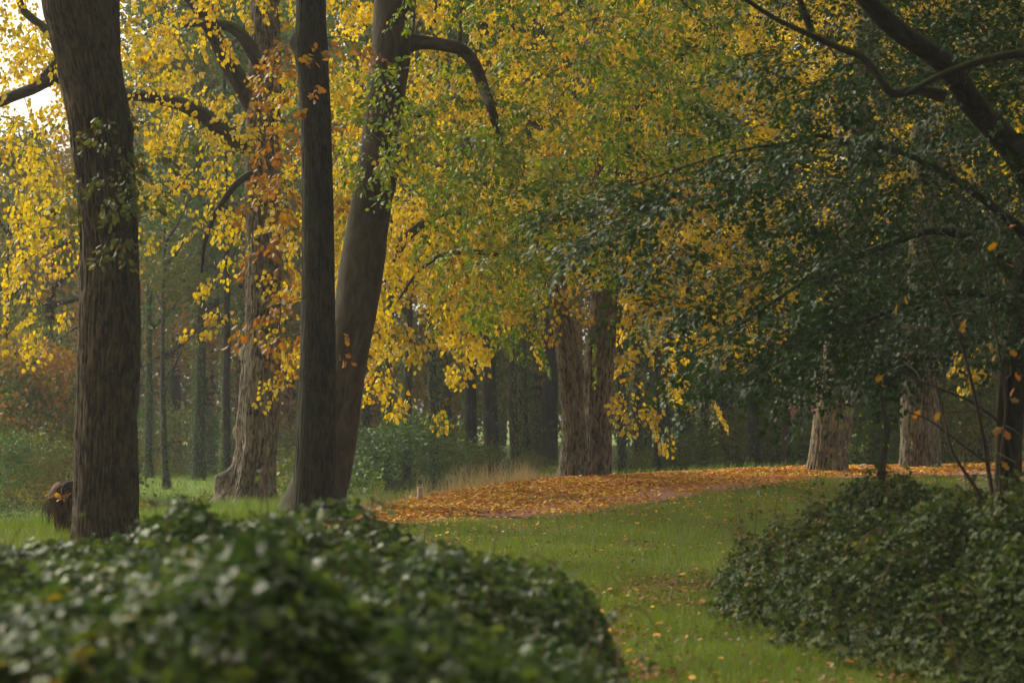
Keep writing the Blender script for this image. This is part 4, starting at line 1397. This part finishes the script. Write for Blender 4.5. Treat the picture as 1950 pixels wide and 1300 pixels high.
def far_tree(px, Y, shape, colr, label, sc=1.0, name='woodland_tree', tr=1.0, group='trees along the far side of the meadow', lift=0.0, ivy=True):
    x = (px - CX) / F * Y
    o = thing(name, (x, Y, float(terrain(x, Y))), label, 'tree', group)
    a = random.random() * 6.28
    t = link('trunk', TR[shape], o)
    t.scale = (sc * tr, sc * tr, sc)
    t.rotation_euler = (0, 0, a)
    if ivy:
        v = link('ivy', IV[shape], o, 'stuff')
        v.scale, v.rotation_euler = t.scale, (0, 0, a + 1)
    c = link('crown', CR[shape, colr], o, 'stuff')
    c.scale = (sc, sc, sc * (1 - lift / 18))
    c.location = (0, 0, lift)
    c.rotation_euler = (0, 0, a)
    return o


G_, O_, RU_, YE_ = 'far_green', 'far_olive', 'far_rust', 'far_yellow'
far_tree(893, 62, 'slim', G_, 'far dark trunk, left one of a close pair seen left of the twin lime', 1.0, tr=.62, lift=3.5)
far_tree(942, 61, 'slim', O_, 'far dark trunk, right one of a close pair seen left of the twin lime', 1.0, tr=.78, lift=4)
far_tree(736, 58, 'slim', O_, 'slender far trunk between the leaning beech and the pair of dark trunks', .9, tr=.36, lift=3.5)
far_tree(1003, 66, 'slim', G_, 'hazy far tree just left of the twin lime', 1.0, tr=.6, lift=4)
far_tree(1295, 64, 'slim', G_, 'far dark trunk on the meadow edge, right of the twin lime', 1.0, tr=.66, lift=3.5)
far_tree(1338, 68, 'tall', G_, 'far leaning trunk left of the widest dark far trunk', .95, tr=.55, lift=4)
far_tree(1396, 63, 'slim', O_, 'widest dark far trunk in the gap under the dark green branches', 1.0, tr=.85, lift=3.5)
far_tree(1468, 67, 'broad', G_, 'bushy far tree under the dark green branches, left of the leaning stout trunk', .95, tr=.8)
far_tree(318, 64, 'slim', O_, 'far slim tree standing alone in the meadow gap right of the left oak', .62, tr=.55, lift=4)
far_tree(378, 70, 'tall', G_, 'blue-green far tree left of the flared lime', 1.0, tr=.6, lift=3)
far_tree(85, 60, 'broad', RU_, 'russet far oak with crooked branches, left of the left oak', .56, tr=1.6, lift=1.0)
far_tree(20, 56, 'slim', O_, 'yellowing far tree at the left edge of the meadow', .5, tr=.6, lift=1)
far_tree(255, 78, 'tall', RU_, 'russet-crowned far tree showing just right of the left oak', .68, tr=.8, lift=2)
far_tree(1800, 60, 'tall', G_, 'far dark trunk just right of the upright stout trunk', 1.0, tr=.8, lift=3)
far_tree(1668, 64, 'tall', G_, 'far dark-green tree seen between the two stout trunks', 1.0, tr=.8, lift=1)
far_tree(1870, 66, 'broad', G_, 'far green tree behind the trunks at the right edge', 1.0, tr=.8, lift=1)
far_tree(580, 74, 'tall', O_, 'far olive tree showing between the flared lime and the dark trunk', .95, tr=.7, lift=1)
far_tree(1215, 74, 'tall', O_, 'far olive tree showing right beside the twin lime', .95, tr=.6, lift=2)


for px_, Y_, c_, t_, l_ in ((690, 60, G_, .45, 'far dark trunk close to the right side of the leaning beech'), (772, 57, O_, .4, 'thin far trunk above the pale post, left one of two'),
                          (832, 58, G_, .5, 'thin far trunk above the pale post, right one of two'), (985, 57, G_, .45, 'thin far trunk rising behind the dry grass'),
                          (1188, 58, O_, .45, 'far trunk close to the right side of the twin lime'), (1250, 60, G_, .42, 'thin far trunk between the twin lime and the wide far trunks'),
                          (1440, 59, G_, .6, 'dark far trunk midway between the widest far trunk and the leaning stout trunk'), (1503, 58, O_, .5, 'far trunk next to the pink-leaved shrub'),
                          (430, 66, G_, .5, 'far trunk just left of the flared lime'), (285, 72, O_, .45, 'far trunk close to the right side of the left oak')):
    far_tree(px_, Y_, 'slim', c_, l_, .95, tr=t_, lift=5.0)


def far_shrub(px, Y, colr, label, sc, sz=1.0):
    x = (px - CX) / F * Y
    o = thing('shrub', (x, Y, float(terrain(x, Y)) - .1), label, 'shrub', 'shrubs along the far side of the meadow')
    c = link('foliage', CR['shrub' if sc > .4 else 'herb', colr], o, 'stuff')
    c.scale = (sc, sc, sc * (.66 if 200 < px < 1560 and sc > .4 else 1.0))
    c.rotation_euler = (0, 0, random.random() * 6.28)


for a_ in ((700, 57, G_, 'green shrub directly right of the leaning beech foot', .72), (800, 56, G_, 'tall green shrub above the pale post', .85),
           (860, 59, O_, 'olive shrub left of the close pair of far trunks', .6), (920, 60, G_, 'low green shrub between the close pair of far trunks', .55),
           (1015, 64, O_, 'olive shrub left of the twin lime foot', .42), (660, 60, O_, 'olive shrub half hidden by the leaning beech', .7),
           (1215, 66, O_, 'olive shrub right of the twin lime foot', .42), (1260, 64, G_, 'light green shrub below the far trunk right of the twin lime', .42),
           (1345, 63, G_, 'green undergrowth shrub between two far trunks', .7), (1440, 60, O_, 'yellow-green shrub left of the leaning stout trunk', .95),
           (1505, 62, G_, 'green shrub touching the leaning stout trunk', .95), (1650, 58, G_, 'dark green shrub between the two stout trunks', .8),
           (1720, 60, G_, 'dark green shrub behind the upright stout trunk', .9), (1860, 56, O_, 'olive shrub behind the right edge trunks', .8),
           (20, 48, G_, 'low dark green shrub at the left edge above the bright meadow', .5), (95, 49, O_, 'low olive shrub just left of the dark stump', .5),
           (285, 41, O_, 'low scrubby shrub right of the left oak foot', .15), (345, 43, G_, 'low green shrub in the meadow gap before the far slim tree', .15), (400, 42, O_, 'low olive shrub touching the foot of the flared lime', .16),
           (560, 44, G_, 'low green shrub between the flared lime and the dark trunk foot', .3), (690, 47, G_, 'low green shrub at the left end of the leaf bank', .36), (75, 54, RU_, 'russet shrub in front of the left far wood', 1.0), (10, 54, G_, 'dark green shrub at the left picture edge', .9),
           (130, 56, G_, 'dark green shrub hidden partly by the left oak', .9), (300, 74, O_, 'olive shrub at the back of the meadow gap', .9),
           (430, 76, G_, 'green shrub left of the flared lime foot', .8), (560, 66, O_, 'olive shrub seen between flared lime and dark trunk', .7)):
    far_shrub(*a_)

pk = thing('shrub', tuple(at(1525, 890, 52) * np.array([1, 1, 0]) + np.array([0, 0, float(terrain(6.2, 52))])), 'small shrub with pink leaves just left of the leaning stout trunk', 'shrub')
pc = Crown(pk, np.linspace(np.array(pk.location), at(1530, 760, 52), 12), np.full(12, .012))
pc.grow(np.concatenate([at(1528 + 18 * R.normal(size=8), 787 + 6 * R.normal(size=8), 52), at(1520 + 10 * R.normal(size=4), 765 + 5 * R.normal(size=4), 52)]), L=(.1, .25), droop=.1)
P, A, N, s = pc.leaves(9, (.06, .10), width=.14, hang=.2, flat=.4)
put_leaves(pk, 'beech', P, A, N, s, M['pink_leaf'], 100)
pc.t.make('stems', M['twig'], pk, 'stuff')

# the wood behind reads as one mass: joined clumps of leaves and stems
def distant_wood():
    Vs, mats = [], {}
    g = np.random.default_rng(77)
    x = -32.0
    P = {c: [] for c in (G_, O_, RU_, YE_)}
    tb = Tubes()
    for row, (yy, hh) in enumerate(((84, 16.5), (93, 19), (103, 21), (113, 22))):
        x = -.235 * yy - 3
        while x < .235 * yy + 3:
            px = CX + F * x / yy
            h = hh * (.85 + .3 * g.random())
            h = min(h, np.interp(px, [-200, 0, 110, 160, 330, 420, 1440, 1520, 1600, 1680], [12, 10.8, 10.4, 12, 13, 30, 30, 11.5, 11.5, 30]) * (.95 + .1 * g.random()))
            w = 1.0 if px < 700 else 0.25
            c = g.choice([G_, O_, RU_, YE_], p=np.array([.34, .30, .28 * w, .08]) / (.72 + .28 * w))
            q = crown_points(h, 3.4 + g.random(), 7600, .0, 30, int(g.integers(1e6)))
            y = yy + g.normal() * 1.5
            q = q + np.array([x, y, -1.0])
            P[c].append(q)
            tb.add(np.array([(x, y, -1.3), (x + g.normal() * .2, y, h * .3), (x + g.normal() * .5, y, h * .8)]), [.32, .24, .06], 8)
            x += 2.7 + 1.4 * g.random()
    root = bpy.data.objects.new('distant_wood', None)
    COL.objects.link(root)
    root['kind'] = 'stuff'
    for c, lst in P.items():
        if lst:
            q = np.concatenate(lst)
            k = len(q)
            me = leaf_mesh('wood_foliage', 'far', q, rnd_dir(k, -.4), rnd_dir(k), .13 + .14 * R.random(k), M[c])
            link('wood_foliage', me, root, 'stuff')
    tb.make('wood_stems', M['far_bark'], root, 'stuff')


distant_wood()


# unseen trees added to the right, behind and overhead, to shade the foreground
def shade_wood():
    g = np.random.default_rng(5)
    tb, P = Tubes(), []
    for (x, y, h, r) in ((6.0, 4, 17, 5.5), (9.5, 9, 17, 5.0), (8.5, 17.5, 16, 4.6), (12, 27, 18, 5), (14, 36, 18, 5), (3.5, -3.5, 17, 5.2), (-4.5, -6, 18, 5.2), (10, -4, 18, 5), (1, -12, 19, 5), (-9, -14, 18, 5), (9, -14, 18, 5),
                         (16, 6, 18, 5), (17, 18, 18, 5), (-13, -4, 17, 5)):
        q = crown_points(h, r, 7000, .30 if y > -8 else .05, 26, int(g.integers(1e6)))
        q = q[q[:, 2] > (5.2 if y > -8 else .5)] + np.array([x, y, float(terrain(x, y))])
        P.append(q)
        tb.add(np.array([(x, y, -.6), (x, y, .4), (x + .1, y, h * .4), (x, y + .3, h * .8)]), [.5, .34, .26, .08], 12)
    root = bpy.data.objects.new('shade_wood', None)
    COL.objects.link(root)
    root['kind'] = 'stuff'
    q = np.concatenate(P)
    k = len(q)
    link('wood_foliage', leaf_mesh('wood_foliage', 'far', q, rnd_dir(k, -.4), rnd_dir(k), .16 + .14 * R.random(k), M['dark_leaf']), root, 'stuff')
    tb.make('wood_stems', M['far_bark'], root, 'stuff')


shade_wood()
tris = 0
for o in SC.objects:
    if o.type == 'MESH':
        tris += 0 if o.name.startswith('leaf') else sum(1 for _ in ()) + len(o.data.loops) - 2 * len(o.data.polygons)
print('triangles', tris, 'objects', len(SC.objects))
